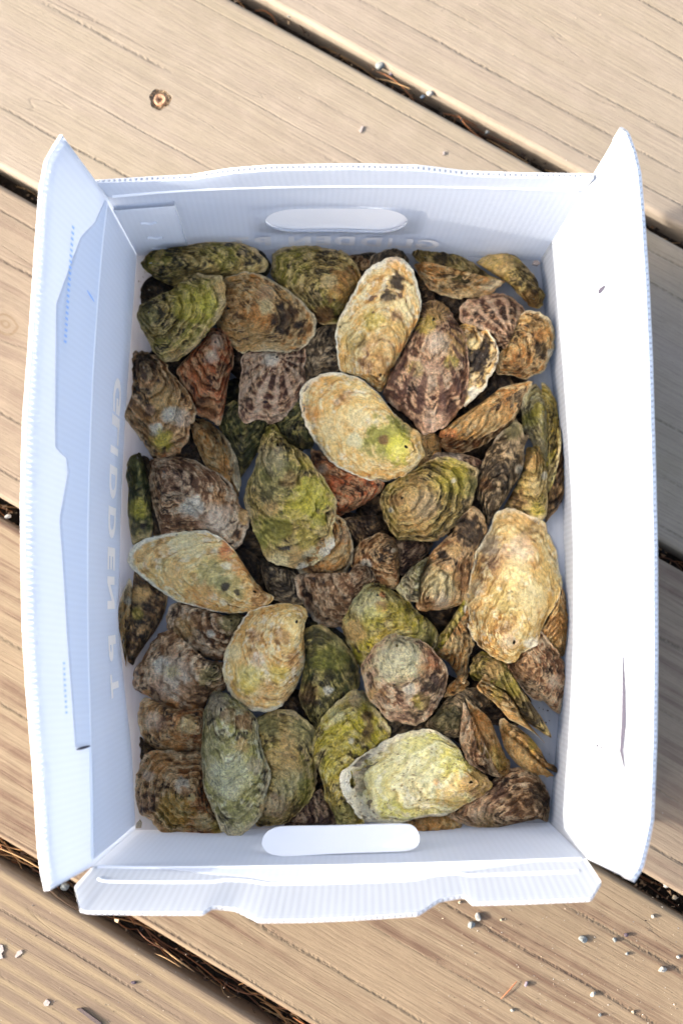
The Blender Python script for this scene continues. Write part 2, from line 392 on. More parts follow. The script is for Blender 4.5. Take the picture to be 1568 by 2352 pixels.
ST = [  # px, py, z, rx, ry, angle, height, material, label
    (1097, 2105, 0, 9, 14, 10, 8, 'white', "long white pebble leaning on a greyer one below the box"),
    (1081, 2123, 0, 12, 10, 20, 7, 'grey', "pale grey pebble touching a long white pebble below the box"),
    (1337, 2156, 0, 14, 11, -15, 8, 'grey', "largest grey speckled pebble on the lower right board"),
    (1409, 2157, 0, 6, 8, 0, 6, 'grey', "small grey pebble beside a dark crumb on the lower board"),
    (1436, 2146, 0, 7, 6, 0, 6, 'dark', "black crumb of stone on the lower right board"),
    (1438, 2190, 0, 6, 6, 0, 5, 'grey', "tiny grey pebble between a black crumb and a white chip"),
    (1556, 2197, 0, 7, 6, 0, 6, 'white', "white pebble cut by the right edge of the photo"),
    (1518, 2225, 0, 14, 9, 15, 9, 'white', "pointed white stone chip with a dark shadow, lower right board"),
    (1360, 2282, 0, 10, 7, 35, 7, 'white', "oval white pebble near the bottom edge"),
    (1207, 2259, 0, 5, 9, -25, 6, 'violet', "slim violet grey pebble beside a red brown needle"),
    (1175, 2319, 0, 6, 5, 0, 5, 'white', "white pebble just below the red brown needle"),
    (1497, 2104, 0, 6, 6, 0, 5, 'white', "round white pebble nearest the right end of the gap"),
    (1055, 2072, 0, 5, 5, 0, 5, 'cream', "cream crumb at the notch of the lower box flap"),
    (1150, 2112, 0, 4, 4, 0, 4, 'cream', "small cream crumb right of the long white pebble"),
    (1451, 2323, 0, 5, 5, 0, 5, 'cream', "cream pebble at the bottom right corner"),
    (1376, 2330, 0, 5, 5, 0, 5, 'grey', "tiny pebble below the oval white pebble"),
    (872, 154, -0.006, 17, 14, 30, 13, 'grey', "large flat grey stone wedged in the upper gap"),
    (986, 217, -0.005, 12, 10, 10, 11, 'white', "round white stone wedged in the upper gap"),
    (970, 225, -0.012, 9, 6, 30, 7, 'blue', "bluish stone under the white one in the upper gap"),
    (664, 38, -0.008, 7, 6, 0, 7, 'grey', "small round grey stone in the upper gap near the top edge"),
    (898, 172, -0.010, 8, 6, 30, 7, 'violet', "violet stone right of the large flat grey stone"),
    (1117, 306, -0.010, 10, 6, 30, 7, 'grey', "dim grey stone low in the upper gap nearest the box"),
    (20, 1187, -0.006, 11, 7, 20, 8, 'white', "white stone in the gap at the left edge"),
    (1528, 2030, -0.008, 12, 10, 30, 10, 'white', "white stone bedded in bark litter in the lower right gap"),
    (1546, 2060, -0.010, 8, 7, 0, 8, 'cream', "pale stone low in the lower right gap"),
    (1436, 1722, 0, 11, 12, 0, 7, 'grey', "grey pebble in the box's shadow beside the right wall"),
    (152, 2034, -0.012, 15, 13, 0, 14, 'grey', "dark grey lump of stone in the gap between two flap tips"),
    (308, 2256, 0, 9, 5, 0, 4, 'dark', "black seed on the yellowish lower left board"),
]
for i, (px, py, z, rx, ry, an, h, m, lb) in enumerate(ST):
    if px == 1436 and m == 'grey': px = 1438
    stone("pebble" if m != 'dark' or py < 2200 else "seed", px, py, z, rx, ry, an, h, SM[m], 40 + i, lb, "pebble" if 'seed' not in lb else "seed", "pebbles on and between the deck boards" if 'seed' not in lb else None)
def chip(name, px, py, z, poly, m, label, th=0.0008, ang=0):
    bm = bmesh.new(); s = .86 / F
    a = [bm.verts.new((x * s, -y * s, th)) for x, y in poly]; b = [bm.verts.new((x * s * 1.05, -y * s * 1.05, 0)) for x, y in poly]
    bm.faces.new(a); bm.faces.new(b[::-1]); n = len(poly)
    for i in range(n): bm.faces.new((a[i], b[i], b[(i + 1) % n], a[(i + 1) % n]))
    bmesh.ops.recalc_face_normals(bm, faces=bm.faces)
    me = bpy.data.meshes.new(name); bm.to_mesh(me); bm.free(); me.materials.append(m)
    o = bpy.data.objects.new(name, me); C.objects.link(o); p = un(px, py, z); o.location = (p[0], p[1], z + 0.0003); o.rotation_euler = (0, 0, math.radians(ang))
    return tag(o, label, "chip")
M_CHIP = stone_mat("pale_shell_chip", (0.34, 0.29, 0.265), .1); M_TW = stone_mat("dark_twig", (0.10, 0.075, 0.07))
chip("wood_chip", 829, 298, 0, [(-3, 8), (-5, 2), (1, -8), (6, -8), (3, 0), (0, 8)], M_CHIP, "white sliver lying on the upper board left of the gap")
chip("wood_chip", 1018, 353, 0, [(-3, 4), (-2, -4), (3, -5), (2, 4)], M_CHIP, "tiny white sliver on the upper board near the box rim")
chip("paint_flake", 3, 2183, 0, [(-8, -14), (4, -12), (7, 0), (2, 6), (6, 16), (-3, 18), (-8, 6)], M_CHIP, "pale pink flake at the left edge of the lower left board")
chip("paint_flake", 45, 2190, 0, [(-9, 6), (-4, -5), (5, -8), (8, -2), (0, 4), (-6, 9)], M_CHIP, "small pale pink flake a little in from the left edge")
chip("paint_flake", 108, 2303, 0, [(-7, 0), (0, -8), (8, -2), (4, 6), (-4, 6)], M_CHIP, "pale flake near the bottom of the lower left board")
chip("twig", 207, 2334, 0, [(-28, -16), (-18, -18), (26, 12), (28, 20), (20, 18)], M_TW, "flat dark twig lying at the bottom of the lower left board", 0.0016)
# pine needles and bark litter in the gaps (nobody could count them)
def tubes(paths, name, mats_col, parent=None):
    V = []; Fc = []; cols = []
    for (pts, r, col) in paths:
        n = len(pts)
        for i, p in enumerate(pts):
            d = pts[min(i + 1, n - 1)] - pts[max(i - 1, 0)]; d = d / (np.linalg.norm(d) + 1e-9)
            a = np.cross(d, (0.1, 0.2, 1.0)); a /= np.linalg.norm(a) + 1e-9; b = np.cross(d, a)
            rr = r * (0.5 if i in (0, n - 1) else 1)
            for k in range(4):
                t = k * math.pi / 2; V.append(p + rr * (a * math.cos(t) + b * math.sin(t))); cols.append(col)
        base = len(V) - 4 * n
        for i in range(n - 1):
            for k in range(4):
                q = base + i * 4; Fc.append((q + k, q + (k + 1) % 4, q + 4 + (k + 1) % 4, q + 4 + k))
    return mesh_obj(name, V, np.array(Fc), mats_col, parent, True, np.array(cols))
g = N("litter_color"); at = g.n('ShaderNodeAttribute', attribute_name='Col'); g.principled(at.outputs['Color'], 0.6, 0.3); M_LIT = g.m
rs = np.random.RandomState(11); paths = []
def gpt(gi, along, across, z): return ux * along + uy * (GAPS[gi] + across) + np.array([0, 0, z])
for gi, n, a0, a1 in ((2, 90, -0.35, 0.6), (3, 110, -0.55, 0.6), (4, 110, -0.5, 0.6), (5, 330, -0.35, 0.35)):
    for k in range(n):
        al = rs.uniform(a0, a1); L = rs.uniform(0.015, 0.05); ya = rs.uniform(-1, 1) * GW[gi] * 0.42; yb = np.clip(ya + rs.normal(0, 0.006), -GW[gi] * .45, GW[gi] * .45)
        z0 = -abs(rs.normal(0.016, 0.007)) - 0.003; bend = rs.normal(0, 0.003); zb = rs.normal(0, 0.003)
        pts = [gpt(gi, al + L * t, ya + (yb - ya) * t + bend * 4 * t * (1 - t), z0 + zb * 4 * t * (1 - t)) for t in np.linspace(0, 1, 6)]
        c = [(0.30, 0.12, 0.045), (0.38, 0.20, 0.08), (0.16, 0.07, 0.035), (0.45, 0.28, 0.13), (0.06, 0.035, 0.02)][rs.randint(5)]
        paths.append((pts, rs.uniform(0.00035, 0.0006), np.array(c) * rs.uniform(.7, 1.2)))
o = tubes(paths, "pine_needles", M_LIT); tag(o, "dry red brown pine needles lying in the gaps between boards", "litter", kind='stuff')
V = []; Fc = []; cl = []
for gi, n in ((2, 900), (3, 700), (4, 900), (5, 700)):
    for k in range(n):
        c = gpt(gi, rs.uniform(-0.55, 0.65), rs.uniform(-.5, .5) * GW[gi], -abs(rs.normal(0.019, 0.006)) - (0.003))
        s = rs.uniform(0.0010, 0.0028); q = rs.normal(size=(4, 3)); q /= np.linalg.norm(q, axis=1)[:, None]
        b = len(V); V += list(c + q * s); Fc += [(b, b + 1, b + 2), (b, b + 2, b + 3), (b, b + 3, b + 1), (b + 1, b + 3, b + 2)]
        base = [(0.05, 0.03, 0.02), (0.03, 0.022, 0.018), (0.22, 0.12, 0.06), (0.36, 0.25, 0.15), (0.02, 0.016, 0.014)][rs.randint(5)] if gi != 4 or rs.rand() < .3 else (0.42, 0.27, 0.15)
        cl += [np.array(base) * rs.uniform(.7, 1.3)] * 4
o = mesh_obj("bark_litter", V, np.array(Fc), M_LIT, None, False, np.array(cl)); tag(o, "dark crumbled bark and soil filling the gaps between boards", "litter", kind='stuff')
# the litter bed it lies on
V = []; Fc = []
for gi in range(len(GAPS)):
    b = len(V); V += [gpt(gi, -1.55, -GW[gi] * .8, -0.026), gpt(gi, 1.55, -GW[gi] * .8, -0.026), gpt(gi, 1.55, GW[gi] * .8, -0.026), gpt(gi, -1.55, GW[gi] * .8, -0.026)]; Fc.append((b, b + 1, b + 2, b + 3))
o = mesh_obj("soil_in_gaps", V, Fc, M_SOIL, None, False); tag(o, "dark soil packed in the gaps below the litter", "soil", kind='stuff')
# fine grit scattered on the boards
V = []; Fc = []; cl = []
for k in range(620):
    if k < 420: px, py = rs.uniform(1000, 1568), rs.uniform(2060, 2352)
    elif k < 520: px, py = rs.uniform(0, 560), rs.uniform(2080, 2352)
    else: px, py = rs.uniform(0, 1568), rs.choice([rs.uniform(0, 400), rs.uniform(900, 2352)])
    c = un(px, py, 0.0003); s = rs.uniform(0.00025, 0.0006) * (1.5 if rs.rand() < .12 else 1); q = rs.normal(size=(4, 3)); q /= np.linalg.norm(q, axis=1)[:, None]
    b = len(V); V += list(c + q * s); Fc += [(b, b + 1, b + 2), (b, b + 2, b + 3), (b, b + 3, b + 1), (b + 1, b + 3, b + 2)]
    cl += [np.array([(0.45, 0.38, 0.3), (0.36, 0.29, 0.21), (0.44, 0.42, 0.39), (0.10, 0.07, 0.055)][rs.randint(4)])] * 4
o = mesh_obj("grit", V, np.array(Fc), M_LIT, None, False, np.array(cl)); tag(o, "fine pale grit scattered over the deck boards", "grit", kind='stuff')
p0, p1 = un(1149, 2295, .0008), un(1186, 2254, .0012)
o = tubes([([p0 + (p1 - p0) * t + np.array([0, 0, .0008 * math.sin(3 * t)]) for t in np.linspace(0, 1, 6)], 0.00045, (0.30, 0.11, 0.05))], "pine_needle", M_LIT)
tag(o, "single red brown needle lying on the lower board among pebbles", "pine needle")

# ---------------------------------------------------------------- the box
ZR, ZF = 0.130, 0.005
def rs_poly(pts, n, z):
    """resample px polyline by arc length; z scalar or per point"""
    p = np.array([q[:2] for q in pts], float); zz = np.array([q[2] if len(q) > 2 else z for q in pts], float)
    d = np.r_[0, np.cumsum(np.linalg.norm(np.diff(p, axis=0), axis=1))]; d /= d[-1]; t = np.linspace(0, 1, n)
    return un(np.interp(t, d, p[:, 0]), np.interp(t, d, p[:, 1]), np.interp(t, d, zz))
def smooth_poly(pts, it=3):
    p = [tuple(q) for q in pts]
    for _ in range(it):
        o = [p[0]]
        for a, b in zip(p, p[1:]):
            o += [tuple(.75 * x + .25 * y for x, y in zip(a, b)), tuple(.25 * x + .75 * y for x, y in zip(a, b))]
        p = o + [p[-1]]
    return p
class Surf:
    def __init__(s, A, B, n=241, bulge=0.0): s.A, s.B, s.n, s.bulge = A, B, n, bulge
    def __call__(s, u, t):
        u = np.clip(np.asarray(u, float), 0, 1); t = np.asarray(t, float); x = u * (s.n - 1); i = np.clip(np.floor(x).astype(int), 0, s.n - 2); f = (x - i)[..., None]
        a = s.A[i] * (1 - f) + s.A[i + 1] * f; b = s.B[i] * (1 - f) + s.B[i + 1] * f
        p = a * (1 - t[..., None]) + b * t[..., None]
        if s.bulge: p = p + s.nrm0 * (s.bulge * 4 * t * (1 - t))[..., None]
        return p
    def normal(s, u, t, e=0.004):
        u = np.asarray(u, float); t = np.asarray(t, float)
        du = s(np.clip(u + e, 0, 1), t) - s(np.clip(u - e, 0, 1), t); dt = s(u, np.clip(t + .05, 0, 1)) - s(u, np.clip(t - .05, 0, 1))
        n = np.cross(du, dt); n /= np.linalg.norm(n, axis=-1)[..., None] + 1e-12
        return n
NS = 241
Lf = smooth_poly([(248, 453), (236, 539), (221, 718), (210, 900), (202, 1134), (200, 1300), (201, 1470), (206, 1650), (211, 1820), (213, 1990)], 2)
Rf = smooth_poly([(1338, 438), (1349, 575), (1363, 719), (1370, 850), (1377, 1100), (1380, 1314), (1379, 1490), (1374, 1622), (1362, 1780), (1345, 1972)], 2)
Tf = smooth_poly([(248, 453), (440, 436), (700, 428), (1000, 428), (1338, 438)], 2)
Bf = smooth_poly([(213, 1990), (390, 1994), (815, 1988), (1100, 1980), (1345, 1972)], 2)
Lb = smooth_poly([(314, 577), (304, 720), (284, 1000), (276, 1200), (272, 1400), (282, 1560), (304, 1730), (311, 1906)], 2)
Rb = smooth_poly([(1239, 599), (1262, 830), (1284, 1050), (1296, 1250), (1294, 1450), (1282, 1650), (1260, 1889)], 2)
Tb = [(314, 577), (780, 574), (1239, 599)]
Bb = [(311, 1906), (780, 1903), (1260, 1889)]
WL = Surf(rs_poly(Lf, NS, ZR), rs_poly(Lb, NS, ZF)); WR = Surf(rs_poly(Rf, NS, ZR), rs_poly(Rb, NS, ZF))
WT = Surf(rs_poly(Tf, NS, ZR), rs_poly(Tb, NS, ZF)); WB = Surf(rs_poly(Bf, NS, ZR), rs_poly(Bb, NS, ZF))
zo = 0.164
Lo = [(144, 311, zo), (128, 335, zo), (110, 366, zo), (98, 430, zo), (88, 575, zo), (74, 790, zo), (61, 958, zo), (56, 1149, zo), (58, 1310, zo), (61, 1442, zo), (70, 1586, zo), (86, 1766, zo), (97, 1946, zo), (106, 2010, zo), (114, 2045, zo)]
Ro = [(1423, 298, zo), (1434, 300, zo), (1451, 345, zo), (1462, 390, zo), (1470, 485, zo), (1480, 640, zo), (1488, 815, zo), (1495, 1079, zo), (1499, 1255, zo), (1500, 1505, zo), (1498, 1700, zo), (1491, 1883, zo), (1480, 1937, zo), (1466, 1991, zo), (1446, 2020, zo)]
To = [(216, 421, .138), (440, 413, .142), (530, 399, .152), (620, 392, .155), (800, 389, .156), (960, 392, .154), (1070, 405, .146), (1200, 409, .144), (1362, 410, .142)]
Bo = [(172, 2035, .140), (184, 2088, .150), (200, 2092, .150), (330, 2094, .150), (466, 2094, .151), (488, 2080, .148), (540, 2085, .148), (594, 2112, .154), (700, 2111, .154), (815, 2106, .154), (960, 2096, .153), (1008, 2064, .147), (1066, 2054, .145), (1084, 2072, .149), (1200, 2069, .149), (1357, 2062, .149), (1370, 2040, .145), (1379, 2024, .142)]
def resurf(inner, outer):
    A = rs_poly(inner, NS, ZR); B = rs_poly(outer, NS, zo); return Surf(A, B)
FL = resurf(Lf, Lo); FR = resurf(Rf, Ro); FT = resurf(Tf, To); FB = resurf(Bf, Bo)
for s_ in (FL, FR, FT, FB, WL, WR, WT, WB): s_.len = float(np.linalg.norm(np.diff(s_.A, axis=0), axis=1).sum())
CEN = np.array([0.0, 0.075, 0.4])
def inward(S, u, t):
    """normal turned towards the camera side / box inside"""
    n = S.normal(u, t); p = S(u, t); d = CEN - p
    sgn = np.sign((n * d).sum(-1)); return n * sgn[..., None]
box = empty("shipping_box", (0, 0.075, 0)); tag(box, "open white corrugated plastic box full of oysters with its flaps standing up", "box")
def child(o):
    o.parent = box; o.matrix_parent_inverse = box.matrix_world.inverted() if False else __import__('mathutils').Matrix.Translation((0, -0.075, 0)); return o
TH = 0.0038
def sheet(name, S, u0=0, u1=1, t0=0, t1=1, nu=121, nt=9, off=0.0, thick=TH, mat=M_PL, hole=None, outer=True):
    if hole is None:
        u, t = np.meshgrid(np.linspace(u0, u1, nu), np.linspace(t0, t1, nt), indexing='ij'); fc = gridfaces(nu, nt)
    else:
        cu, ct, hu, ht = hole; na, nr = 160, 8; a = np.linspace(0, 2 * math.pi, na + 1); asp = S.len / 0.125
        # stadium contour in (u,t) and its ray on the rectangle border
        pu, pt = [], []
        r = ht; half = hu * asp - ht
        for k in range(na + 1):
            s = k / na; per = 4 * half + 2 * math.pi * r; d = s * per
            if d < 2 * half: x, y = half - d, -r
            elif d < 2 * half + math.pi * r: q = (d - 2 * half) / r; x, y = -half - r * math.sin(q), -r * math.cos(q)
            elif d < 4 * half + math.pi * r: x, y = -half + (d - 2 * half - math.pi * r), r
            else: q = (d - 4 * half - math.pi * r) / r; x, y = half + r * math.sin(q), r * math.cos(q)
            pu.append(cu + x / asp); pt.append(ct + y)
        pu = np.array(pu); pt = np.array(pt)
        ru, rt = [], []
        for x, y in zip(pu, pt):
            dx, dy = (x - cu) , (y - ct); dx *= 0.82
            k = min(((1 - cu) / dx if dx > 0 else (0 - cu) / dx) if abs(dx) > 1e-9 else 1e9, ((1 - ct) / dy if dy > 0 else (0 - ct) / dy) if abs(dy) > 1e-9 else 1e9)
            ru.append(cu + dx * k); rt.append(ct + dy * k)
        ru = np.array(ru); rt = np.array(rt)
        for cxy in ((0, 0), (1, 0), (0, 1), (1, 1)):
            i = np.argmin((ru - cxy[0]) ** 2 * 3 + (rt - cxy[1]) ** 2); ru[i], rt[i] = cxy
        ru[-1], rt[-1] = ru[0], rt[0]
        q = np.linspace(0, 1, nr)[None, :]
        u = pu[:, None] * (1 - q) + ru[:, None] * q; t = pt[:, None] * (1 - q) + rt[:, None] * q; nu, nt = na + 1, nr; fc = gridfaces(nu, nt)
    P = S(u, t); n = inward(S, u, t)
    V = (P + n * off).reshape(-1, 3); uv = np.stack([u * S.len, t * .1], -1).reshape(-1, 2)
    if outer:
        V2 = (P + n * (off - thick)).reshape(-1, 3); k = len(V)
        # closing strip along the hole or the two u ends
        st = []
        if hole is not None: 
            for i in range(nu - 1): st.append((i * nt, (i + 1) * nt, (i + 1) * nt + k, i * nt + k))
        else:
            for j in range(nt - 1): st += [(j, j + 1, j + 1 + k, j + k), ((nu - 1) * nt + j, (nu - 1) * nt + j + 1, (nu - 1) * nt + j + 1 + k, (nu - 1) * nt + j + k)]
        fc = np.vstack([fc, fc[:, ::-1] + k, np.array(st)]); V = np.vstack([V, V2]); uv = np.vstack([uv, uv])
    return child(mesh_obj(name, V, fc, mat, None, True, None, uv))
def rim(name, S, pitch=0.0036, off=0.0):
    """cut edge of the corrugated sheet: two lips and the webs between the flutes"""
    edge = np.linalg.norm(np.diff(S.B, axis=0), axis=1).sum(); nf = int(edge / pitch); V = []; Fc = []
    us = np.linspace(0, 1, nf * 2 + 1); one = np.ones_like(us); P = S(us, one); n = inward(S, us, one); dn = S(us, one) - S(us, one * .8); dn /= np.linalg.norm(dn, axis=1)[:, None]
    lv = [P + n * (off + .0001), P + n * (off - TH * .22), P + n * (off - TH * .80), P + n * (off - TH - .0001)]
    lv = [q + dn * .0002 for q in lv]
    k = len(us); V = np.vstack(lv)
    for i in range(k - 1):
        for a, b in ((0, 1), (2, 3)): Fc.append((a * k + i, a * k + i + 1, b * k + i + 1, b * k + i))
        if i % 2 == 0: Fc.append((k + i, k + i + 1, 2 * k + i + 1, 2 * k + i))
    V2 = []; b0 = len(V)
    for i in range(k):
        V2 += [lv[1][i], lv[2][i], lv[2][i] - dn[i] * .009, lv[1][i] - dn[i] * .009]; Fc.append((b0 + 4 * i, b0 + 4 * i + 1, b0 + 4 * i + 2, b0 + 4 * i + 3))
    o = child(mesh_obj(name, np.vstack([V, np.array(V2)]), Fc, M_EDGE, None, False)); o['kind'] = 'stuff'; return o
def crease(name, S, u0, u1, tf, w=0.0011, h=0.0007, n=90):
    us = np.linspace(u0, u1, n); tt = np.array([tf(u) for u in us]) if callable(tf) else np.full(n, tf)
    P = S(us, tt); nn = inward(S, us, tt); d = np.gradient(P, axis=0); side = np.cross(d, nn); side /= np.linalg.norm(side, axis=1)[:, None] + 1e-12
    V = np.stack([P - side * w, P + nn * h - side * w * .4, P + nn * h + side * w * .4, P + side * w], 1).reshape(-1, 3)
    return child(mesh_obj(name, V, gridfaces(n, 4), M_EDGE, None, True))
HB = (0.488, 0.50, 0.162, 0.185); HBB = (0.500, 0.50, 0.150, 0.15)
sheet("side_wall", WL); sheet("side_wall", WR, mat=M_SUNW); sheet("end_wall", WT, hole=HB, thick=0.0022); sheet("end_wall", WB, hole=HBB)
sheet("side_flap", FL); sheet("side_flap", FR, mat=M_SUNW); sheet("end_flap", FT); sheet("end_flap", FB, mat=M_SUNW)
for S in (FL, FR, FT, FB): rim("cut_edge", S)
for S in (FL, FR, FT, FB): crease("score_line", S, 0.01, 0.99, 0.0)
crease("score_line", FB, 0.03, 0.97, 0.33)
crease("score_line", FR, 0.03, 0.97, lambda u: 0.10 + .02 * math.sin(6 * u))
# floor panel
pf = np.vstack([rs_poly(Lb, 60, ZF), rs_poly(Bb, 60, ZF), rs_poly(Rb, 60, ZF)[::-1], rs_poly(Tb, 60, ZF)[::-1]])
cf = pf.mean(0); q = np.linspace(1.01, 0, 12)[None, :, None]
Vf = cf + (pf[:, None] - cf) * q; Vf = np.vstack([Vf, Vf[:1]])
child(mesh_obj("base_panel", Vf.reshape(-1, 3), gridfaces(241, 12), M_PL, None, True, None, Vf[..., :2].reshape(-1, 2)))
# panel seen behind the far hand hole, tab pushed in through the near one
uu, tt = np.meshgrid(np.linspace(HB[0] - .2, HB[0] + .2, 41), np.linspace(.25, .75, 7), indexing='ij')
child(mesh_obj("hole_backing", (WT(uu, tt) - inward(WT, uu, tt) * 0.0030).reshape(-1, 3), gridfaces(41, 7), M_EDGE))
TAB = [(601, 1938), (604, 1922), (614, 1910), (630, 1902), (648, 1899), (700, 1898), (780, 1897), (860, 1894), (930, 1893), (946, 1896), (957, 1905), (963, 1919), (963, 1934), (956, 1946), (942, 1953), (920, 1956), (780, 1960), (660, 1967), (640, 1966), (620, 1962), (607, 1951)]
TAB = smooth_poly(TAB + TAB[:1], 2)[:-1]
zt = lambda y: 0.098 + (np.asarray(y) - 1960) / 65 * 0.016
ta = np.array(TAB); a = un(ta[:, 0], ta[:, 1], zt(ta[:, 1])); b = a - np.array([0, 0, TH]); n = len(a)
V = list(a) + list(b); Fc = [tuple(range(n)), tuple(range(n, 2 * n))[::-1]] + [(i, n + i, n + (i + 1) % n, (i + 1) % n) for i in range(n)]
child(mesh_obj("handle_tab", V, Fc, M_EDGE, None, False))
# tucked corner tab on the far wall and the doubled lining panels
sheet("corner_tab", WT, 0.003, 0.135, 0.12, 0.985, 24, 12, 0.0042, 0.0035, M_EDGE)
for tc_ in (0.36, 0.62, 0.83):
    o = crease("tab_dent", WT, 0.05, 0.085, lambda u, c=tc_: c + .01 * math.sin(u * 200), .0012, .0012, 12); o.data.transform(__import__('mathutils').Matrix.Translation((0, -0.0045, 0)))
def lining(name, S, bnd, off=0.0006, nu=200, nt=10):
    """second sheet lying on flap S from the fold out to a cut outline given as (u, t)"""
    b = np.array(bnd); us = np.linspace(b[0, 0], b[-1, 0], nu); tb = np.interp(us, b[:, 0], b[:, 1])
    u = us[:, None] + np.zeros((1, nt)); t = tb[:, None] * np.linspace(0.0, 1, nt)[None, :]
    P = S(u, t) + inward(S, u, t) * off
    P2 = S(us, tb) + inward(S, us, tb) * (off - .0005)
    V = np.vstack([P.reshape(-1, 3), P2]); k = nu * nt
    ex = np.array([(i * nt + nt - 1, (i + 1) * nt + nt - 1, k + i + 1, k + i) for i in range(nu - 1)])
    return child(mesh_obj(name, V, np.vstack([gridfaces(nu, nt), ex]), M_PL, None, True, None, np.vstack([np.stack([u * S.len, t * .04], -1).reshape(-1, 2), np.stack([us * S.len, tb * .04], -1)])))
def yb(y): return (y - 440.0) / (1990 - 440)
lining("lining_or_blocker", FL, [(yb(455), .05), (yb(520), .15), (yb(580), .35), (yb(680), .52), (yb(760), .66), (yb(950), .58), (yb(1062), .54), (yb(1065), .37), (yb(1099), .33), (yb(1211), .45), (yb(1281), .41), (yb(1369), .37), (yb(1500), .33), (yb(1615), .30), (yb(1712), .28), (yb(1716), .02)])
lining("lining_or_blocker", FB, [(.13, .02), (.20, .10), (.30, .24), (.45, .32), (.60, .33), (.70, .30), (.80, .18), (.90, .05), (.96, .02)])
sheet('lining_or_blocker', WL, .01, .99, .0, .985, 121, 9, .0007, outer=False, mat=M_SHADE)  # sheet added over the left wall to hold back sun shining through
# wall lettering, mirrored because it is printed on the outside
def glyph(ch):
    cu = bpy.data.curves.new("glyph", 'FONT'); cu.body = ch; cu.offset = 0.045; cu.resolution_u = 4
    ob = bpy.data.objects.new("glyph", cu); C.objects.link(ob); bpy.context.view_layer.update()
    me = bpy.data.meshes.new_from_object(ob.evaluated_get(bpy.context.evaluated_depsgraph_get()))
    v = np.array([x.co[:2] for x in me.vertices]); f = [tuple(p.vertices) for p in me.polygons]
    bpy.data.objects.remove(ob); bpy.data.curves.remove(cu); bpy.data.meshes.remove(me)
    v = v - v.min(0); v[:, 0] /= max(v[:, 0].max(), .25); v[:, 1] /= v[:, 1].max(); return v, f
M_INK2 = simple_mat("faint_white_ink", (0.70, 0.70, 0.72), 0.6, 0.2)
def lettering(S, items, t0, t1, rev, off=0.0018):
    V = []; Fc = []
    for ch, a, b in items:
        v, f = glyph(ch); k = len(V)
        u = a + (b - a) * v[:, 0] if not rev else b - (b - a) * v[:, 0]
        t = t1 + (t0 - t1) * v[:, 1]
        P = S(u, t) + inward(S, u, t) * off; V += list(P); Fc += [tuple(i + k for i in q) for q in f]
    return child(mesh_obj("printed_lettering", V, Fc, M_INK2 if rev else M_INK, None, False))
lettering(WL, [(c, yb(a), yb(b)) for c, a, b in (('G', 809, 900), ('L', 906, 976), ('I', 984, 1009), ('D', 1033, 1116), ('D', 1137, 1217), ('E', 1240, 1298), ('N', 1314, 1397), ('P', 1464, 1530), ('T', 1562, 1622))], .52, .76, False)
xb = lambda x: (x - 285.0) / (1300 - 285)
lettering(WT, [(c, xb(a), xb(b)) for c, a, b in (('G', 980, 1035), ('L', 930, 970), ('I', 908, 920), ('D', 845, 895), ('D', 780, 830), ('E', 735, 770), ('N', 668, 722), ('P', 585, 625), ('T', 525, 572))], .72, .87, True)
# perforation dashes and slots
def dashes(S, u0, u1, t, n, w, mat, name, du=.45, off=0.0016):
    V = []; Fc = []
    for k in range(n):
        a = u0 + (u1 - u0) * k / n; b = a + (u1 - u0) / n * du; k0 = len(V)
        uu = np.array([a, b, b, a]); tt = np.array([t - w, t - w, t + w, t + w]); V += list(S(uu, tt) + inward(S, uu, tt) * off); Fc.append((k0, k0 + 1, k0 + 2, k0 + 3))
    o = child(mesh_obj(name, V, Fc, mat, None, False)); o['kind'] = 'stuff'; return o
dashes(FL, yb(575), yb(835), .50, 21, .022, M_BLUE, "perforation")
dashes(FL, yb(1520), yb(1640), .42, 10, .018, M_BLUE, "perforation", .4, .0004)
dashes(FR, yb(745), yb(812), .47, 7, .012, M_SLOT, "perforation", .4, .0004)
def slot(S, pts, w, mat=M_SLOT, off=.0006, name="slot"):
    P = np.array(pts, float); P = np.array([P[0] + (P[-1] - P[0]) * t for t in np.linspace(0, 1, 9)]) if len(P) == 2 else P
    Q = S(P[:, 0], P[:, 1]) + inward(S, P[:, 0], P[:, 1]) * off; d = np.gradient(Q, axis=0); sd = np.cross(d, inward(S, P[:, 0], P[:, 1])); sd /= np.linalg.norm(sd, axis=1)[:, None]
    ww = w * np.sin(np.linspace(.25, math.pi - .25, len(Q)))[:, None]
    V = np.stack([Q - sd * ww, Q + sd * ww], 1).reshape(-1, 3)
    return child(mesh_obj(name, V, gridfaces(len(Q), 2), mat, None, False))
def ut(S, px, py, inner, outer):
    """px point on a flap -> (u, t)"""
    best = None; us = np.linspace(0, 1, 400)
    A = S(us, us * 0); B = S(us, us * 0 + 1)
    for t in np.linspace(0, 1, 60):
        P = A * (1 - t) + B * t; d = P - np.array([0, 0, HC]); c = np.stack([d[:, 0], cT * d[:, 1] + sT * d[:, 2], -sT * d[:, 1] + cT * d[:, 2]], 1)
        X = CX + F * c[:, 0] / -c[:, 2]; Y = CY - F * c[:, 1] / -c[:, 2]; e = (X - px) ** 2 + (Y - py) ** 2; i = int(e.argmin())
        if best is None or e[i] < best[0]: best = (e[i], us[i], t)
    return best[1:]
slot(FR, [ut(FR, 1369, 678, 0, 0), ut(FR, 1390, 655, 0, 0)], .0016)
slot(FR, [ut(FR, 1430, 1510, 0, 0), ut(FR, 1433, 1590, 0, 0), ut(FR, 1432, 1660, 0, 0), ut(FR, 1427, 1725, 0, 0), ut(FR, 1434, 1765, 0, 0)], .0017)
slot(FR, [ut(FR, 1366, 1710, 0, 0), ut(FR, 1384, 1716, 0, 0)], .0010)
slot(FL, [ut(FL, 196, 668, 0, 0), ut(FL, 214, 696, 0, 0)], .0007, M_BLUE, .0018)
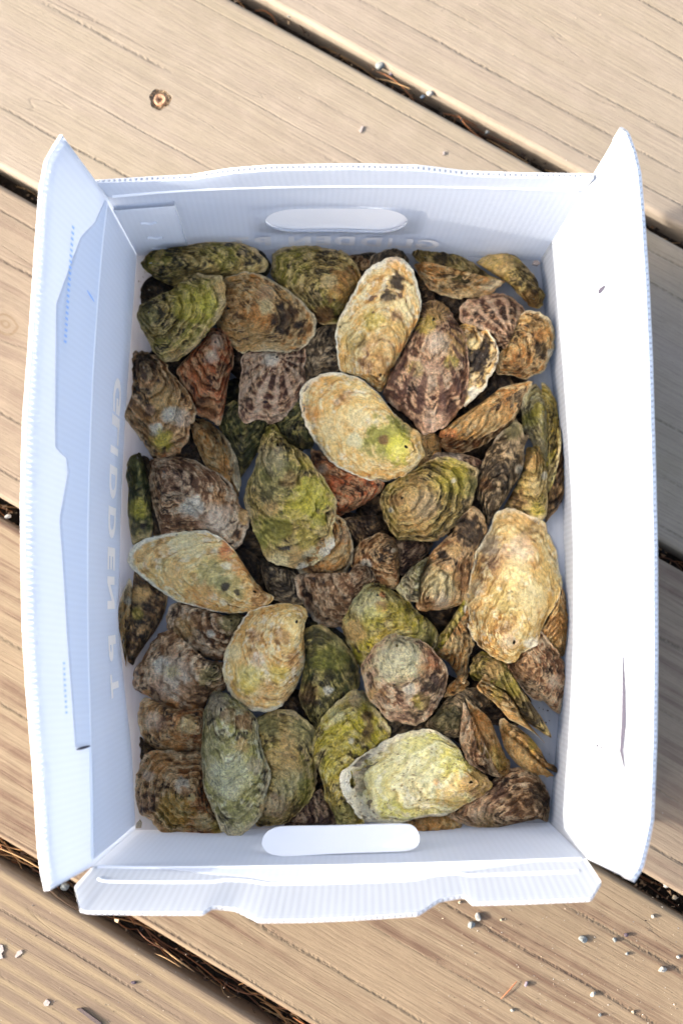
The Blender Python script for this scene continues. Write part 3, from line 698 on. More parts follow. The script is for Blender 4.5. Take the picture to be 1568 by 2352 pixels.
slot(FL, [ut(FL, 172, 1721, 0, 0), ut(FL, 203, 1713, 0, 0)], .0009, M_SLOT, .0018)

# ---------------------------------------------------------------- oysters
REG = {1: (400, 800), 2: (1200, 800), 3: (400, 1500), 4: (1200, 1500), 5: (400, 2300), 6: (1200, 2300)}
def rp(r, pts):
    if r == 0: return np.array(pts, float)
    x0, y0 = REG[r]; k = 900 / 1568.0 / 1.59439
    return np.array([(x0 / 1.59439 + x * k, y0 / 1.59439 + y * k) for x, y in pts])
# palettes (real shell colours): base, light, dark, second tint, rim
PAL = {
    'green':  ((.185, .140, .050), (.44, .37, .17), (.045, .034, .014), (.165, .165, .026), (.46, .38, .24)),
    'dgreen': ((.085, .080, .028), (.22, .20, .08), (.02, .020, .011), (.060, .085, .022), (.27, .23, .14)),
    'ygreen': ((.30, .245, .060), (.54, .48, .21), (.07, .052, .018), (.26, .25, .028), (.58, .50, .31)),
    'brown':  ((.21, .118, .050), (.50, .37, .22), (.045, .024, .012), (.25, .100, .035), (.52, .41, .27)),
    'dbrown': ((.090, .058, .030), (.24, .165, .09), (.018, .012, .008), (.10, .050, .020), (.30, .23, .15)),
    'red':    ((.25, .108, .045), (.50, .32, .19), (.06, .026, .014), (.32, .090, .035), (.50, .36, .24)),
    'purple': ((.155, .082, .054), (.50, .37, .26), (.040, .019, .016), (.115, .054, .042), (.54, .42, .33)),
    'mauve':  ((.205, .120, .066), (.62, .49, .35), (.050, .027, .017), (.165, .080, .045), (.60, .48, .36)),
    'cream':  ((.47, .355, .150), (.66, .55, .30), (.12, .062, .022), (.34, .21, .075), (.78, .73, .62)),
    'tan':    ((.38, .245, .100), (.62, .47, .25), (.075, .040, .016), (.32, .150, .045), (.64, .54, .37)),
    'grgrn':  ((.29, .265, .150), (.55, .53, .38), (.06, .052, .033), (.20, .21, .070), (.50, .44, .31)),
    'pale':   ((.42, .40, .205), (.64, .61, .40), (.13, .10, .045), (.39, .40, .120), (.86, .78, .66)),
    'grey':   ((.12, .092, .058), (.32, .26, .18), (.025, .019, .013), (.10, .072, .038), (.48, .42, .33)),
}
SPOTC = {'dark': (.035, .024, .018), 'green': (.17, .18, .035), 'lime': (.38, .39, .07), 'cream': (.70, .58, .31), 'white': (.82, .76, .66), 'orange': (.36, .19, .07), 'red': (.38, .11, .05),
         'purple': (.115, .060, .052), 'brown': (.17, .09, .04), 'gg': (.17, .175, .085), 'lilac': (.56, .46, .38), 'tan': (.40, .29, .14), 'ygreen': (.30, .28, .05), 'grey': (.22, .20, .17), 'pale': (.52, .52, .36)}
GC = 4; HG = np.full((2352 // GC, 1568 // GC), 0.0055)
def maxf(a, r):
    b = a.copy()
    for ax in (0, 1):
        c = b.copy()
        for k in range(1, r + 1):
            for s in (k, -k): c = np.maximum(c, np.roll(b, s, ax))
        b = c
    return b
def blur(a, r):
    for ax in (0, 1):
        for _ in range(2):
            c = np.zeros_like(a)
            for k in range(-r, r + 1): c += np.roll(a, k, ax)
            a = c / (2 * r + 1)
    return a
def samp(Hm, x, y):
    gx = np.clip(x / GC, 0, Hm.shape[1] - 1.01); gy = np.clip(y / GC, 0, Hm.shape[0] - 1.01); ix = gx.astype(int); iy = gy.astype(int); fx = gx - ix; fy = gy - iy
    return (Hm[iy, ix] * (1 - fx) + Hm[iy, ix + 1] * fx) * (1 - fy) + (Hm[iy + 1, ix] * (1 - fx) + Hm[iy + 1, ix + 1] * fx) * fy
def crclosed(P, n):
    m = len(P); k = 16; out = []
    for i in range(m):
        a, b, c, d = P[i - 1], P[i], P[(i + 1) % m], P[(i + 2) % m]; t = np.linspace(0, 1, k, endpoint=False)[:, None]
        out.append(.5 * ((2 * b) + (c - a) * t + (2 * a - 5 * b + 4 * c - d) * t ** 2 + (3 * b - 3 * c + d - a) * t ** 3))
    Q = np.vstack(out); Q = Q * .55 + np.vstack([P[i] + (P[(i + 1) % m] - P[i]) * t for i in range(m) for t in np.linspace(0, 1, k, endpoint=False)]) * .45
    d = np.r_[0, np.cumsum(np.linalg.norm(np.diff(np.vstack([Q, Q[:1]]), axis=0), axis=1))]; s = np.linspace(0, d[-1], n, endpoint=False); Q = np.vstack([Q, Q[:1]])
    return np.stack([np.interp(s, d, Q[:, 0]), np.interp(s, d, Q[:, 1])], 1)
def inpoly(x, y, P):
    r = np.zeros(x.shape, bool); n = len(P)
    for i in range(n):
        (x1, y1), (x2, y2) = P[i], P[(i + 1) % n]
        c = ((y1 > y) != (y2 > y)) & (x < (x2 - x1) * (y - y1) / (y2 - y1 + 1e-12) + x1); r ^= c
    return r
PXM = 0.00031                                # metres per photo pixel at the pile
def valve(o, out, umbo, seed, first, tiltdir=None, name='upper_valve', lift=0.0):
    """one shell valve as a closed mesh: rings of growth round the hinge, ribs, frilled edge"""
    pal = PAL[o['pal']]; size = math.sqrt(max(1, (np.ptp(out[:, 0])) * (np.ptp(out[:, 1]))))
    nseg = int(np.clip(size * .85, 80, 240)); nr = int(np.clip(size * .32, 28, 85))
    O = crclosed(out, nseg); cen = O.mean(0)
    um = np.array(umbo, float); A = um + o.get('ain', .22) * (cen - um)
    i0 = int(np.argmin(((O - um) ** 2).sum(1))); O = np.roll(O, -i0, 0)
    ang = np.arctan2(O[:, 1] - A[1], O[:, 0] - A[0]); ua = np.unwrap(ang); aa = (ua - ua[0])
    arc = np.linspace(0, 1, nseg, endpoint=False)
    dist = np.linalg.norm(O - A, axis=1); dn = dist / dist.max()
    # frilled, chipped outline
    fr = o.get('frill', 1.0) * (6.0 * (fbm(arc * size * .09, arc * 0 + seed, seed, 3) - .5) * sst(dn, .15, .6) + 4.6 * (vn(arc * size * .42, arc * 0, seed + 5) - .5))
    nv = (O - A) / (dist[:, None] + 1e-6); O = O + nv * fr[:, None]
    u = np.linspace(0.02, 1, nr) ** .9; U, AR = np.meshgrid(u, arc, indexing='ij'); TH_ = np.broadcast_to(aa, U.shape)
    X = A[0] + U * (O[:, 0] - A[0])[None]; Y = A[1] + U * (O[:, 1] - A[1])[None]
    # growth rings drift: push rings a little so that they are not exact copies of the outline
    wob = (fbm(X / 42 + seed, Y / 42, seed + 3, 3) - .5)
    DN = np.broadcast_to(dn, U.shape)
    ring = U * DN ** .35 + .10 * wob
    # domes
    co = np.linalg.norm(O - cen, axis=1); an2 = np.arctan2(O[:, 1] - cen[1], O[:, 0] - cen[0]); so = np.argsort(an2)
    av = np.arctan2(Y - cen[1], X - cen[0]); rad = np.interp(av, an2[so], co[so], period=2 * math.pi); v = np.clip(np.hypot(X - cen[0], Y - cen[1]) / rad, 0, 1.05)
    H = o.get('H', 9) * .0015
    mixd = o.get('md', .5)
    dome = H * (mixd * np.clip(1 - v ** 2.3, 0, 1) ** .8 + (1 - mixd) * np.clip(1 - U ** 1.9, 0, 1))
    rimlift = o.get('rl', 0.0) * .001 * sst(U, .72, 1.0) - o.get('dish', 0) * .001 * np.clip(1 - v ** 2, 0, 1)
    nrib = o.get('ribs', 13); nl = o.get('nl', 7) + 1; lam = (ring * nl + .13 * np.sin(TH_ * nrib * 1.3 + 3 * (fbm(X / 40, Y / 40, seed + 80, 2) - .5)) * U + .35 * (fbm(TH_ * 1.6 + seed, ring * 3, seed + 9, 2) - .5)); fl = lam - np.floor(lam)
    lamid = np.floor(lam)
    lam2 = lam * 3 + .5 * (fbm(X / 18, Y / 18, seed + 81, 2) - .5); fl2 = lam2 - np.floor(lam2)
    ra = .55 + .9 * hsh(lamid.astype(int), lamid.astype(int) * 0 + 3, seed)
    step = o.get('step', 1.0) * .0021 * ra * (sst(fl, 0, .75) * (1 - sst(fl, .86, 1.0)) - .4) * sst(U, .1, .3)
    nrib = o.get('ribs', 13); rw = TH_ * nrib / 2 + 1.6 * (fbm(X / 50, Y / 50 + seed, seed + 4, 2) - .5)
    ribs = np.sin(rw * 2.0) * .6 + np.sin(rw * 3.3 + seed) * .4
    ribz = o.get('ribz', .5) * .0014 * ribs * U ** 1.2 * (.5 + fbm(X / 30, Y / 30, seed + 8, 2))
    lump = o.get('lump', 1.0) * (.0100 * (fbm(X / 62 + seed, Y / 62, seed + 1, 3) - .5) + .0050 * (fbm(X / 20, Y / 20 + seed, seed + 2, 3) - .5)) * (1 - .3 * U)
    conc = .0016 * (fbm(ring * 34 + seed, TH_ * 2.2, seed + 12, 3) - .5) + .0022 * (fbm(X / 8, Y / 8, seed + 13, 3) - .5) + .0020 * (fbm(X / 17 + 7, Y / 17, seed + 14, 3) - .5)
    conc = conc * (.45 if o['pal'] in ('cream', 'pale') else 1.0)
    edge = -.0020 * sst(U, .94, 1.0)
    step = step + .0011 * (sst(fl2, 0, .7) * (1 - sst(fl2, .80, 1.0)) - .4) * sst(U, .12, .3) * (.3 + fbm(X / 25, Y / 25, seed + 82, 2))
    rel = dome + rimlift + step + ribz + lump + conc + edge
    # where it lies: fit a plane to the pile under it
    HGb = blur(HG, 4)
    xs, ys = X[::3, ::4].ravel(), Y[::3, ::4].ravel(); hz = samp(HGb, xs, ys)
    Mx = np.stack([np.ones_like(xs), (xs - cen[0]) * PXM, (ys - cen[1]) * PXM], 1)
    cf, *_ = np.linalg.lstsq(Mx, hz, rcond=None); sl = np.clip(cf[1:], -.42, .42) + np.array([hsh(np.array([seed]), np.array([1]), 5)[0] - .5, hsh(np.array([seed]), np.array([2]), 5)[0] - .5]) * .30
    if 'slope' in o: sl = sl * .3 + np.array(o['slope'])
    pl = lambda a, b: (a - cen[0]) * PXM * sl[0] + (b - cen[1]) * PXM * sl[1]
    base = np.percentile(hz - pl(xs, ys), o.get('pc', 78)) + .007 + o.get('dz', 0) * .001
    base = max(base, .0065 + .004)
    Z = base + pl(X, Y) + rel + lift
    if tiltdir is not None:
        (sx, sy), k = tiltdir; Z = Z + k * (((X - cen[0]) * sx + (Y - cen[1]) * sy) * PXM)
        Z = np.maximum(Z, .008)
    need = samp(blur(maxf(HG, 1), 3), X, Y) + .0016
    need2 = samp(HG, X, Y) + .0008
    vio = np.maximum(0, need - Z)
    for _ in range(10):
        vio = np.maximum(vio, .25 * (np.roll(vio, 1, 1) + np.roll(vio, -1, 1)) + .25 * (np.vstack([vio[1:], vio[-1:]]) + np.vstack([vio[:1], vio[:-1]])))
    Z = np.maximum(Z + vio, need2)
    # colour
    base_c, light, dark, tint, rimc = [np.array(c) for c in pal]
    s = seed * 1.37
    m1 = fbm(X / 38 + s, Y / 38 - s, seed + 21, 4); m2 = fbm(ring * o.get('cband', 16) + s, TH_ * 1.1, seed + 22, 4)
    m3 = fbm(TH_ * nrib * .42 + s, ring * 3.0, seed + 23, 3); m4 = fbm(X / 11 + s, Y / 11, seed + 24, 4); m5 = fbm(X / 75, Y / 75 + s, seed + 25, 3)
    L = lambda a, b, f: a + (b - a) * f[..., None]
    K = np.broadcast_to(base_c, U.shape + (3,)).copy()
    K = L(K, tint, sst(m5, .40, .62) * o.get('tint', .75))
    K = L(K, light, np.clip(sst(.36 * m2 + .22 * m3 + .42 * m4, .48, .60), 0, 1) * min(1, o.get('light', .75) * 1.18))
    K = L(K, dark, np.clip(sst(.30 * m1 + .35 * m2 + .35 * fbm(X / 13 + 40, Y / 13 + s, seed + 27, 4), .51, .60), 0, 1) * min(1, o.get('dark', .8) * 1.12))
    K = L(K, dark, sst(m3, .56, .74) * o.get('streak', .35) * sst(U, .15, .5))
    K = L(K, rimc, sst(.6 * fbm(X / 9, Y / 9, seed + 91, 3) + .4 * m2, .57, .65) * .55 * o.get('light', .75))
    # lamella edges go paler, the step below them darker
    K = L(K, light * 1.08, sst(fl, .70, .84) * (1 - sst(fl, .90, .97)) * .55 * o.get('lamc', 1) * sst(m4, .3, .6))
    K = L(K, dark, (sst(fl, .93, 1.0) + (1 - sst(fl, 0, .06))) * .5 * o.get('lamc', 1) * sst(U, .15, .3))
    K = L(K, light * 1.1, sst(fl2, .60, .78) * (1 - sst(fl2, .84, .94)) * .42 * o.get('lamc', 1) * sst(m4 + .5 * (m1 - .5), .42, .6))
    K = L(K, dark * .8, (sst(fl2, .90, 1.0) + (1 - sst(fl2, 0, .08))) * .42 * o.get('lamc', 1) * sst(U, .15, .3))
    rw_ = o.get('rim', .06); K = L(K, rimc, sst(U * (1 - 0 * DN) + .05 * (m4 - .5), 1 - rw_, 1 - rw_ * .35) * o.get('rima', .75) * np.maximum(.25 + .75 * sst(fbm(X / 26 + 9, Y / 26, seed + 71, 3), .42, .58), .8 if o.get('rima', .75) >= .85 else 0) * sst(DN, .12, .4))
    r0 = o['r']
    for (sx, sy, rr, cname, amt) in o.get('spots', ()):
        q = rp(r0, [(sx, sy)])[0]; k = .36 if r0 else 1.0; d = np.hypot(X - q[0], Y - q[1]) / (rr * k) + 1.0 * (m4 - .5) + .55 * (m1 - .5)
        K = L(K, np.array(SPOTC[cname]) * (1 + .5 * (m4 - .5))[..., None], (1 - sst(d, .55, 1.1)) * amt)
    st = o.get('stripe')
    if st:
        sm = sst(np.sin(rw * 2.0 + 1.2 * (m4 - .5)), .05, .75) * sst(U, st[2], st[2] + .15) * (1 - sst(U, st[3] - .05, st[3] + .05) * .6)
        K = L(K, np.array(SPOTC[st[0]]), sm * st[1])
    if o.get('dots'):
        dd = fbm(X / 3.6, Y / 3.6, seed + 41, 2); K = L(K, dark, sst(dd, .70, .76) * o['dots'] * sst(m1, .35, .55))
    gain = .82 + .36 * fbm(X / 4.5, Y / 4.5, seed + 33, 2)
    lum = K.mean(-1)[..., None]; hw = sst(lum, .16, .50); K = np.maximum(lum + (1.05 - .13 * hw) * (K - lum), .004) * (np.array([1.15, 1.0, .75]) * (1 - hw) + np.array([1.03, 1.0, .85]) * hw); lum = K.mean(-1); K = K * (.55 + 1.35 * sst(lum, .03, .20))[..., None]
    K = K * gain[..., None] * o.get('gain', 1.0) * 1.15; mxk = K.max(-1); K = np.maximum(K * (np.where(mxk > .6, .6 + .28 * (1 - np.exp(-(mxk - .6) / .28)), mxk) / np.maximum(mxk, 1e-4))[..., None], .005)
    # skirt and underside close the valve
    th = o.get('th', 2.6) * .001
    def ringat(f, dz):
        return A[0] + f * (O[:, 0] - A[0]), A[1] + f * (O[:, 1] - A[1]), Z[-1] + dz
    rx, ry, rz = [X], [Y], [Z]
    for f, dz in ((1.002, -th * .45), (.985, -th), (.95, -th - .0004), (.90, -th - .001), (.80, -th - .002), (.65, -th - .003), (.45, -th - .0035), (.25, -th - .004), (.03, -th - .004)):
        a, b, c = ringat(f, dz); 
        if f < 1: c = np.minimum(c, samp_ring(Z, u, f) - th * .8)
        rx.append(a[None]); ry.append(b[None]); rz.append(np.maximum(c, .0058)[None])
    X2 = np.vstack(rx); Y2 = np.vstack(ry); Z2 = np.vstack(rz); kk = X2.shape[0]
    edgec = L(K[-1:], rimc[None, None] * .8, np.full((1, nseg), .25)); under = np.broadcast_to(dark * 1.5 + .03, (1, nseg, 3))
    K2 = np.concatenate([K, edgec, edgec * .8, under, under, under, under, under, under, under], 0)
    W = un(X2, Y2, Z2).reshape(-1, 3)
    i, j = np.meshgrid(np.arange(kk - 1), np.arange(nseg), indexing='ij'); a = i * nseg + j; b = i * nseg + (j + 1) % nseg
    fc = np.stack([a, b, b + nseg, a + nseg], -1).reshape(-1, 4)
    sgn = np.sum(O[:, 0] * np.roll(O[:, 1], -1) - np.roll(O[:, 0], -1) * O[:, 1])
    if sgn > 0: fc = fc[:, ::-1]
    # write into the pile height map
    gx = np.clip(np.round(X / GC).astype(int), 0, HG.shape[1] - 1); gy = np.clip(np.round(Y / GC).astype(int), 0, HG.shape[0] - 1)
    T = np.full_like(HG, -1.0); np.maximum.at(T, (gy.ravel(), gx.ravel()), Z.ravel())
    Tm = maxf(T, 1); fill = (T < 0) & (Tm > 0); T[fill] = Tm[fill]
    gX, gY = np.meshgrid(np.arange(HG.shape[1]) * GC, np.arange(HG.shape[0]) * GC)
    inside = inpoly(gX.astype(float), gY.astype(float), O[::3])
    new = np.where(inside & (T > 0), np.maximum(T, HG), HG)
    UVs = np.stack([np.concatenate([ring, np.repeat(ring[-1:], 9, 0)], 0), np.concatenate([np.broadcast_to(AR, ring.shape), np.repeat(AR[-1:], 9, 0)], 0) + seed * .13], -1).reshape(-1, 2)
    K2 = np.concatenate([K2, np.full(K2.shape[:2] + (1,), o.get('amp', .68 if o['pal'] in ('cream', 'pale') else 1.0))], -1)
    return W, fc, (K2.reshape(-1, 4), UVs), new, (O, A, base, sl, cen, Z)
def samp_ring(Z, u, f):
    i = int(np.argmin(abs(u - f))); return np.minimum(Z[i], np.minimum(Z[max(i - 1, 0)], Z[min(i + 1, len(Z) - 1)]))
def lower_valve(o, info, seed):
    """the other valve: slightly larger or smaller, peeping out along the edge"""
    O, A, base, sl, cen, Z = info; pal = PAL[o.get('lpal', o['pal'])]; n = len(O); nr = 9
    arc = np.linspace(0, 1, n, endpoint=False); j = fbm(arc * 14, arc * 0 + seed, seed + 50, 3) - .5
    off = o.get('low', (0, 0)); f = o.get('lows', .985) + .035 * j; d = np.linalg.norm(O - A, axis=1)
    B = A + (O - A) * f[:, None] + np.array(off)
    ze = Z[-1] - o.get('th', 2.6) * .001 - .0006
    fr = [1.0, .97, .93, .88, .8, .7, .55, .4, .1]; V = []; cols = []
    for k, q in enumerate([.80, .93] + fr):
        P = A + (B - A) * q
        z = ze + (.0003 if k == 1 else 0) - (0 if k < 3 else (.009 * (1 - q ** 1.6)))
        if q < 1.0: z = np.minimum(z, samp_ring(Z, np.linspace(.02, 1, len(Z)) ** .9, q) - o.get('th', 2.6) * .001 - .0012)
        V.append(un(P[:, 0], P[:, 1], np.maximum(z, .0056)))
        c = (np.array(pal[4]) * .75 if k in (1, 2) else np.array(pal[0]) * .8) * np.array([1.14, 1.0, .8])
        cols.append(np.clip(c[None] * (.7 + .7 * fbm(arc * 40, arc * 0 + k, seed + 60, 3))[:, None], .01, .8))
    V = np.array(V); kk = len(V); i, jj = np.meshgrid(np.arange(kk - 1), np.arange(n), indexing='ij'); a = i * n + jj; b = i * n + (jj + 1) % n
    fc = np.stack([a, b, b + n, a + n], -1).reshape(-1, 4); s = np.sum(O[:, 0] * np.roll(O[:, 1], -1) - np.roll(O[:, 0], -1) * O[:, 1])
    if s > 0: fc = fc[:, ::-1]
    return V.reshape(-1, 3), fc, np.array(cols).reshape(-1, 3)
def build_oyster(idx, o):
    global HG
    out = rp(o['r'], o['p']); um = rp(o['r'], [o['u']])[0]; seed = 100 + idx * 7
    root = empty("oyster", tuple(un(*out.mean(0), .03))); tag(root, o['label'], "oyster", o.get('group', "oysters heaped in the box"))
    from mathutils import Matrix
    inv = Matrix.Translation(-root.location)
    def put(name, W, fc, col):
        ob = mesh_obj(name, W - np.array(root.location)[None], fc, M_SHELL, root, True, col[0] if isinstance(col, tuple) else col, col[1] if isinstance(col, tuple) else None); return ob
    if 'seam' in o:
        S = rp(o['r'], o['seam']); P = crclosed(out, 90)
        a = int(np.argmin(((P - S[0]) ** 2).sum(1))); b = int(np.argmin(((P - S[-1]) ** 2).sum(1)))
        def cyc(i, j): return P[i:j + 1] if i <= j else np.vstack([P[i:], P[:j + 1]])
        p1 = np.vstack([cyc(a, b)[::4], S[::-1][1:-1] if len(S) > 2 else S[:0]]); p2 = np.vstack([cyc(b, a)[::4], S[1:-1] if len(S) > 2 else S[:0]])
        sm = S.mean(0); news = []; info = None
        ks = o.get('k', (.7, .7))
        for q, (pp, nm) in enumerate(((p1, 'upper_valve'), (p2, 'lower_valve'))):
            oo = dict(o); oo.update(o.get('v%d' % (q + 1), {}))
            d = sm - pp.mean(0); d /= np.linalg.norm(d) + 1e-6
            W, fc, col, new, inf = valve(oo, pp, um, seed + q * 3, True, (d, ks[q]), nm)
            put(nm, W, fc, col); news.append(new)
        HG = np.maximum(news[0], news[1])
    else:
        W, fc, col, new, info = valve(o, out, um, seed, True)
        put('upper_valve', W, fc, col)
        if o.get('lowv', True): put('lower_valve', *lower_valve(o, info, seed))
        HG = new
    bpy.context.view_layer.update()
    return root
OY = []
def oy(r, pal, label, u, p, **k): OY.append(dict(r=r, pal=pal, label=label, u=u, p=p, **k))
# filler shells deep in the pile, slivers show; low gain paints in crevice shade
DEEP = "dark oyster deep in the pile, nearly hidden under other oysters"
DROP = {2, 6, 17, 18, 20, 23, 25, 26, 31, 33, 35, 38, 41, 42, 43}
DL = {0: "black oyster in the far left corner behind the mossy green one", 4: "black oyster in the gap left of the round reddish purple one", 8: "dark oyster showing between the mossy green one and the twisted brown one",
    9: "dark oyster showing in the slit between the red brown one and the purple brown one", 10: "dark oyster in the gap under the tip of the small cream and black one", 11: "dark oyster showing between the twisted brown one and the edge-on tan one",
    13: "black oyster in the hole between the mauve brown one and the big green teardrop", 14: "dark oyster showing between the rusty red ribbed one and the ringed green one", 15: "dark oyster showing between the orange tan closed one and the charcoal one",
    22: "dark oyster in the gap below the dark one with the cream face", 24: "dark green oyster showing behind the deep green one with a white nick", 27: "dark oyster in the gap under the right side of the blotched cream one",
    28: "black oyster in the gap above the large pale green one", 30: "dark oyster in the gap just above the upright rusty streaked one", 36: "dark oyster in the slit below the broad tan one, beside the red brown one",
    39: "black oyster in the hole beside the back of the long cream one", 44: "dark oyster showing above the orange tan closed one, right of the small cream one", 45: "brown sliver of oyster between the boss-marked cream one and the purple ribbed one"}
for di_, (x, y, a, pl_) in enumerate(((400, 690, .4, 'dbrown'), (520, 610, 0, 'dgreen'), (700, 660, 1.0, 'dbrown'), (860, 640, .3, 'grey'), (1030, 690, .8, 'dbrown'), (760, 800, 1.3, 'dbrown'), (1000, 850, .5, 'dbrown'), (1160, 790, 1.2, 'dbrown'),
    (400, 860, 1.2, 'dbrown'), (560, 930, .3, 'dgreen'), (1130, 950, .2, 'grey'), (420, 1010, .9, 'dbrown'), (640, 960, .7, 'dgreen'), (600, 1230, .4, 'dbrown'), (880, 1180, 1.1, 'dbrown'), (1050, 1010, 0, 'dbrown'), (1060, 1160, 1.4, 'dbrown'),
    (400, 1330, .6, 'dbrown'), (480, 1440, .2, 'dbrown'), (640, 1350, 1.2, 'grey'), (760, 1330, .9, 'dbrown'), (930, 1310, .3, 'dbrown'), (1010, 1380, 1.0, 'dbrown'), (1180, 1330, 1.4, 'dbrown'), (720, 1480, .4, 'dgreen'), (400, 1640, .2, 'dbrown'),
    (620, 1610, 1.2, 'dbrown'), (700, 1650, .6, 'dbrown'), (930, 1660, .1, 'grey'), (1030, 1620, .9, 'dbrown'), (1130, 1600, .5, 'dbrown'), (560, 1790, .3, 'dbrown'), (740, 1820, 1.2, 'dbrown'), (920, 1800, 0, 'dbrown'), (1090, 1780, .5, 'dbrown'), (690, 900, .8, 'dgreen'), (600, 830, .2, 'dbrown'), (790, 1230, .4, 'dbrown'), (850, 1420, 1.0, 'dbrown'), (560, 1330, .9, 'dbrown'), (1100, 1480, .4, 'dbrown'), (640, 1700, .9, 'dbrown'), (820, 1700, .3, 'dbrown'), (500, 1560, .6, 'dbrown'), (1080, 880, .2, 'dbrown'), (900, 990, .6, 'dbrown'))):
    c_, s_ = math.cos(a), math.sin(a)
    pts = [(x + c_ * 92 * math.cos(t) * (1 + .12 * math.cos(t)) - s_ * 58 * math.sin(t), y + s_ * 92 * math.cos(t) * (1 + .12 * math.cos(t)) + c_ * 58 * math.sin(t)) for t in np.linspace(0, 2 * math.pi, 11)[:-1]]
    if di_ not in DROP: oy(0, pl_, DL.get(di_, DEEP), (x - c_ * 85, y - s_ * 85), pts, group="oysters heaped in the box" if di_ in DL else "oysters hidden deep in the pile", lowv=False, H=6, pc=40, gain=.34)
# ---- lower layers
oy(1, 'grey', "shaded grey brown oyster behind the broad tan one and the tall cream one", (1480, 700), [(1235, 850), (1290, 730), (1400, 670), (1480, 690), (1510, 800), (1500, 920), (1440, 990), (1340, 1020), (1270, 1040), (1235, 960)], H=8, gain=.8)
oy(1, 'dgreen', "dark green oyster wedged left of the big green teardrop's point", (880, 1180), [(700, 1230), (790, 1160), (900, 1230), (1010, 1280), (1000, 1380), (960, 1470), (900, 1570), (840, 1650), (780, 1580), (740, 1420), (700, 1330)], H=8)
oy(1, 'dgreen', "dark green oyster right of the teardrop's point under the cream one", (1290, 1440), [(1070, 1300), (1140, 1220), (1220, 1150), (1250, 1250), (1300, 1370), (1290, 1470), (1200, 1460), (1120, 1420), (1080, 1350)], H=7)
oy(3, 'dbrown', "dark edge of an oyster between narrow green one and mauve brown one", (240, 260), [(205, 300), (255, 310), (290, 480), (320, 640), (345, 790), (290, 820), (265, 640), (240, 480)], H=6)
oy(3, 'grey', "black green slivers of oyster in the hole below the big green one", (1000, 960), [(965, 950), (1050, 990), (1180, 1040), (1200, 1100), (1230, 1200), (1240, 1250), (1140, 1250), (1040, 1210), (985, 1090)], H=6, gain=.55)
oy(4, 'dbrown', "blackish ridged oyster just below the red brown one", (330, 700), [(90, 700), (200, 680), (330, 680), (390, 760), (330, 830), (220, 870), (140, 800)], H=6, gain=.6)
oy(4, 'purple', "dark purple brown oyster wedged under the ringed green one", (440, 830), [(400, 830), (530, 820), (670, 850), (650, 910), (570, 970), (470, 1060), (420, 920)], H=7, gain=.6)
oy(4, 'brown', "brown oyster with a white frilled step in the middle of the box", (430, 860), [(160, 900), (230, 830), (330, 785), (420, 820), (445, 900), (455, 1000), (450, 1140), (370, 1140), (300, 1120), (190, 1080), (150, 980)], H=9, spots=[(240, 990, 40, 'white', .7), (420, 900, 22, 'white', .6)], gain=.85)
oy(4, 'dbrown', "dark shaggy oyster against the right wall behind the green clam-like one", (1470, 110), [(1465, 90), (1505, 180), (1515, 330), (1515, 480), (1495, 580), (1440, 660), (1385, 720), (1390, 600), (1410, 480), (1450, 330)], H=6, step=2)
oy(4, 'tan', "sliver of tan oyster between the cream one and the orange tan one", (700, 200), [(560, 170), (640, 140), (715, 170), (725, 250), (710, 320), (640, 360), (570, 380), (590, 280)], H=6)
oy(4, 'purple', "pale lilac edge of an oyster above the ringed green one", (700, 280), [(630, 330), (710, 270), (850, 280), (960, 315), (1000, 370), (900, 410), (700, 400)], H=6, light=1, spots=[(780, 300, 120, 'lilac', .8)])
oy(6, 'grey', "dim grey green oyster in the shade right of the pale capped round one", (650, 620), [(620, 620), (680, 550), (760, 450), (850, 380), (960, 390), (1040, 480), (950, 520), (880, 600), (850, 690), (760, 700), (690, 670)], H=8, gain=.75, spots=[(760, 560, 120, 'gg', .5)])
oy(6, 'tan', "small tan sliver of oyster between the capped round one and a yellowish one", (850, 330), [(740, 440), (770, 370), (850, 300), (900, 350), (860, 400), (800, 430)], H=4)
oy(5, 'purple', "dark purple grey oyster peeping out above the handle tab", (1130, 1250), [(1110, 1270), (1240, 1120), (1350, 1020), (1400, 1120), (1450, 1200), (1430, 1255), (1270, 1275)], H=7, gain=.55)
oy(2, 'grey', "dark oyster tip behind the top of the tall cream one", (470, 210), [(230, 310), (290, 230), (420, 190), (490, 220), (520, 280), (430, 310), (320, 340)], H=7, gain=.75)
oy(2, 'dbrown', "brown strip of oyster between the tall cream one and the lipped one", (570, 350), [(550, 330), (615, 400), (670, 470), (680, 530), (600, 560), (570, 480)], H=5, gain=.8)
oy(1, 'brown', "sliver of rusty oyster at the far wall beside the olive humped one", (1560, 260), [(1500, 235), (1600, 240), (1660, 270), (1640, 330), (1600, 330), (1540, 280)], H=4, gain=.7)
# ---- top left
oy(1, 'green', "long olive green oyster leaning along the far wall, top left corner", (215, 285), [(205, 285), (260, 215), (380, 185), (520, 165), (640, 148), (760, 150), (850, 155), (930, 190), (985, 245), (1012, 290), (990, 340), (900, 365), (780, 380), (600, 380), (480, 410), (430, 437), (330, 400), (240, 340)], H=14, md=.9, nl=9, slope=(0, -.35), ain=.1, dark=.9)
oy(1, 'green', "humped olive oyster with a rusty brown tip at the far wall", (1470, 560), [(1038, 300), (1055, 215), (1120, 180), (1200, 168), (1290, 170), (1394, 192), (1470, 207), (1530, 245), (1585, 305), (1609, 370), (1595, 440), (1550, 500), (1500, 600), (1450, 668), (1380, 680), (1310, 650), (1250, 580), (1160, 500), (1080, 440), (1040, 370)], H=14, md=.75, nl=8, slope=(.1, -.1), spots=[(1500, 420, 150, 'orange', .55), (1400, 400, 60, 'cream', .6), (1350, 620, 90, 'brown', .8)])
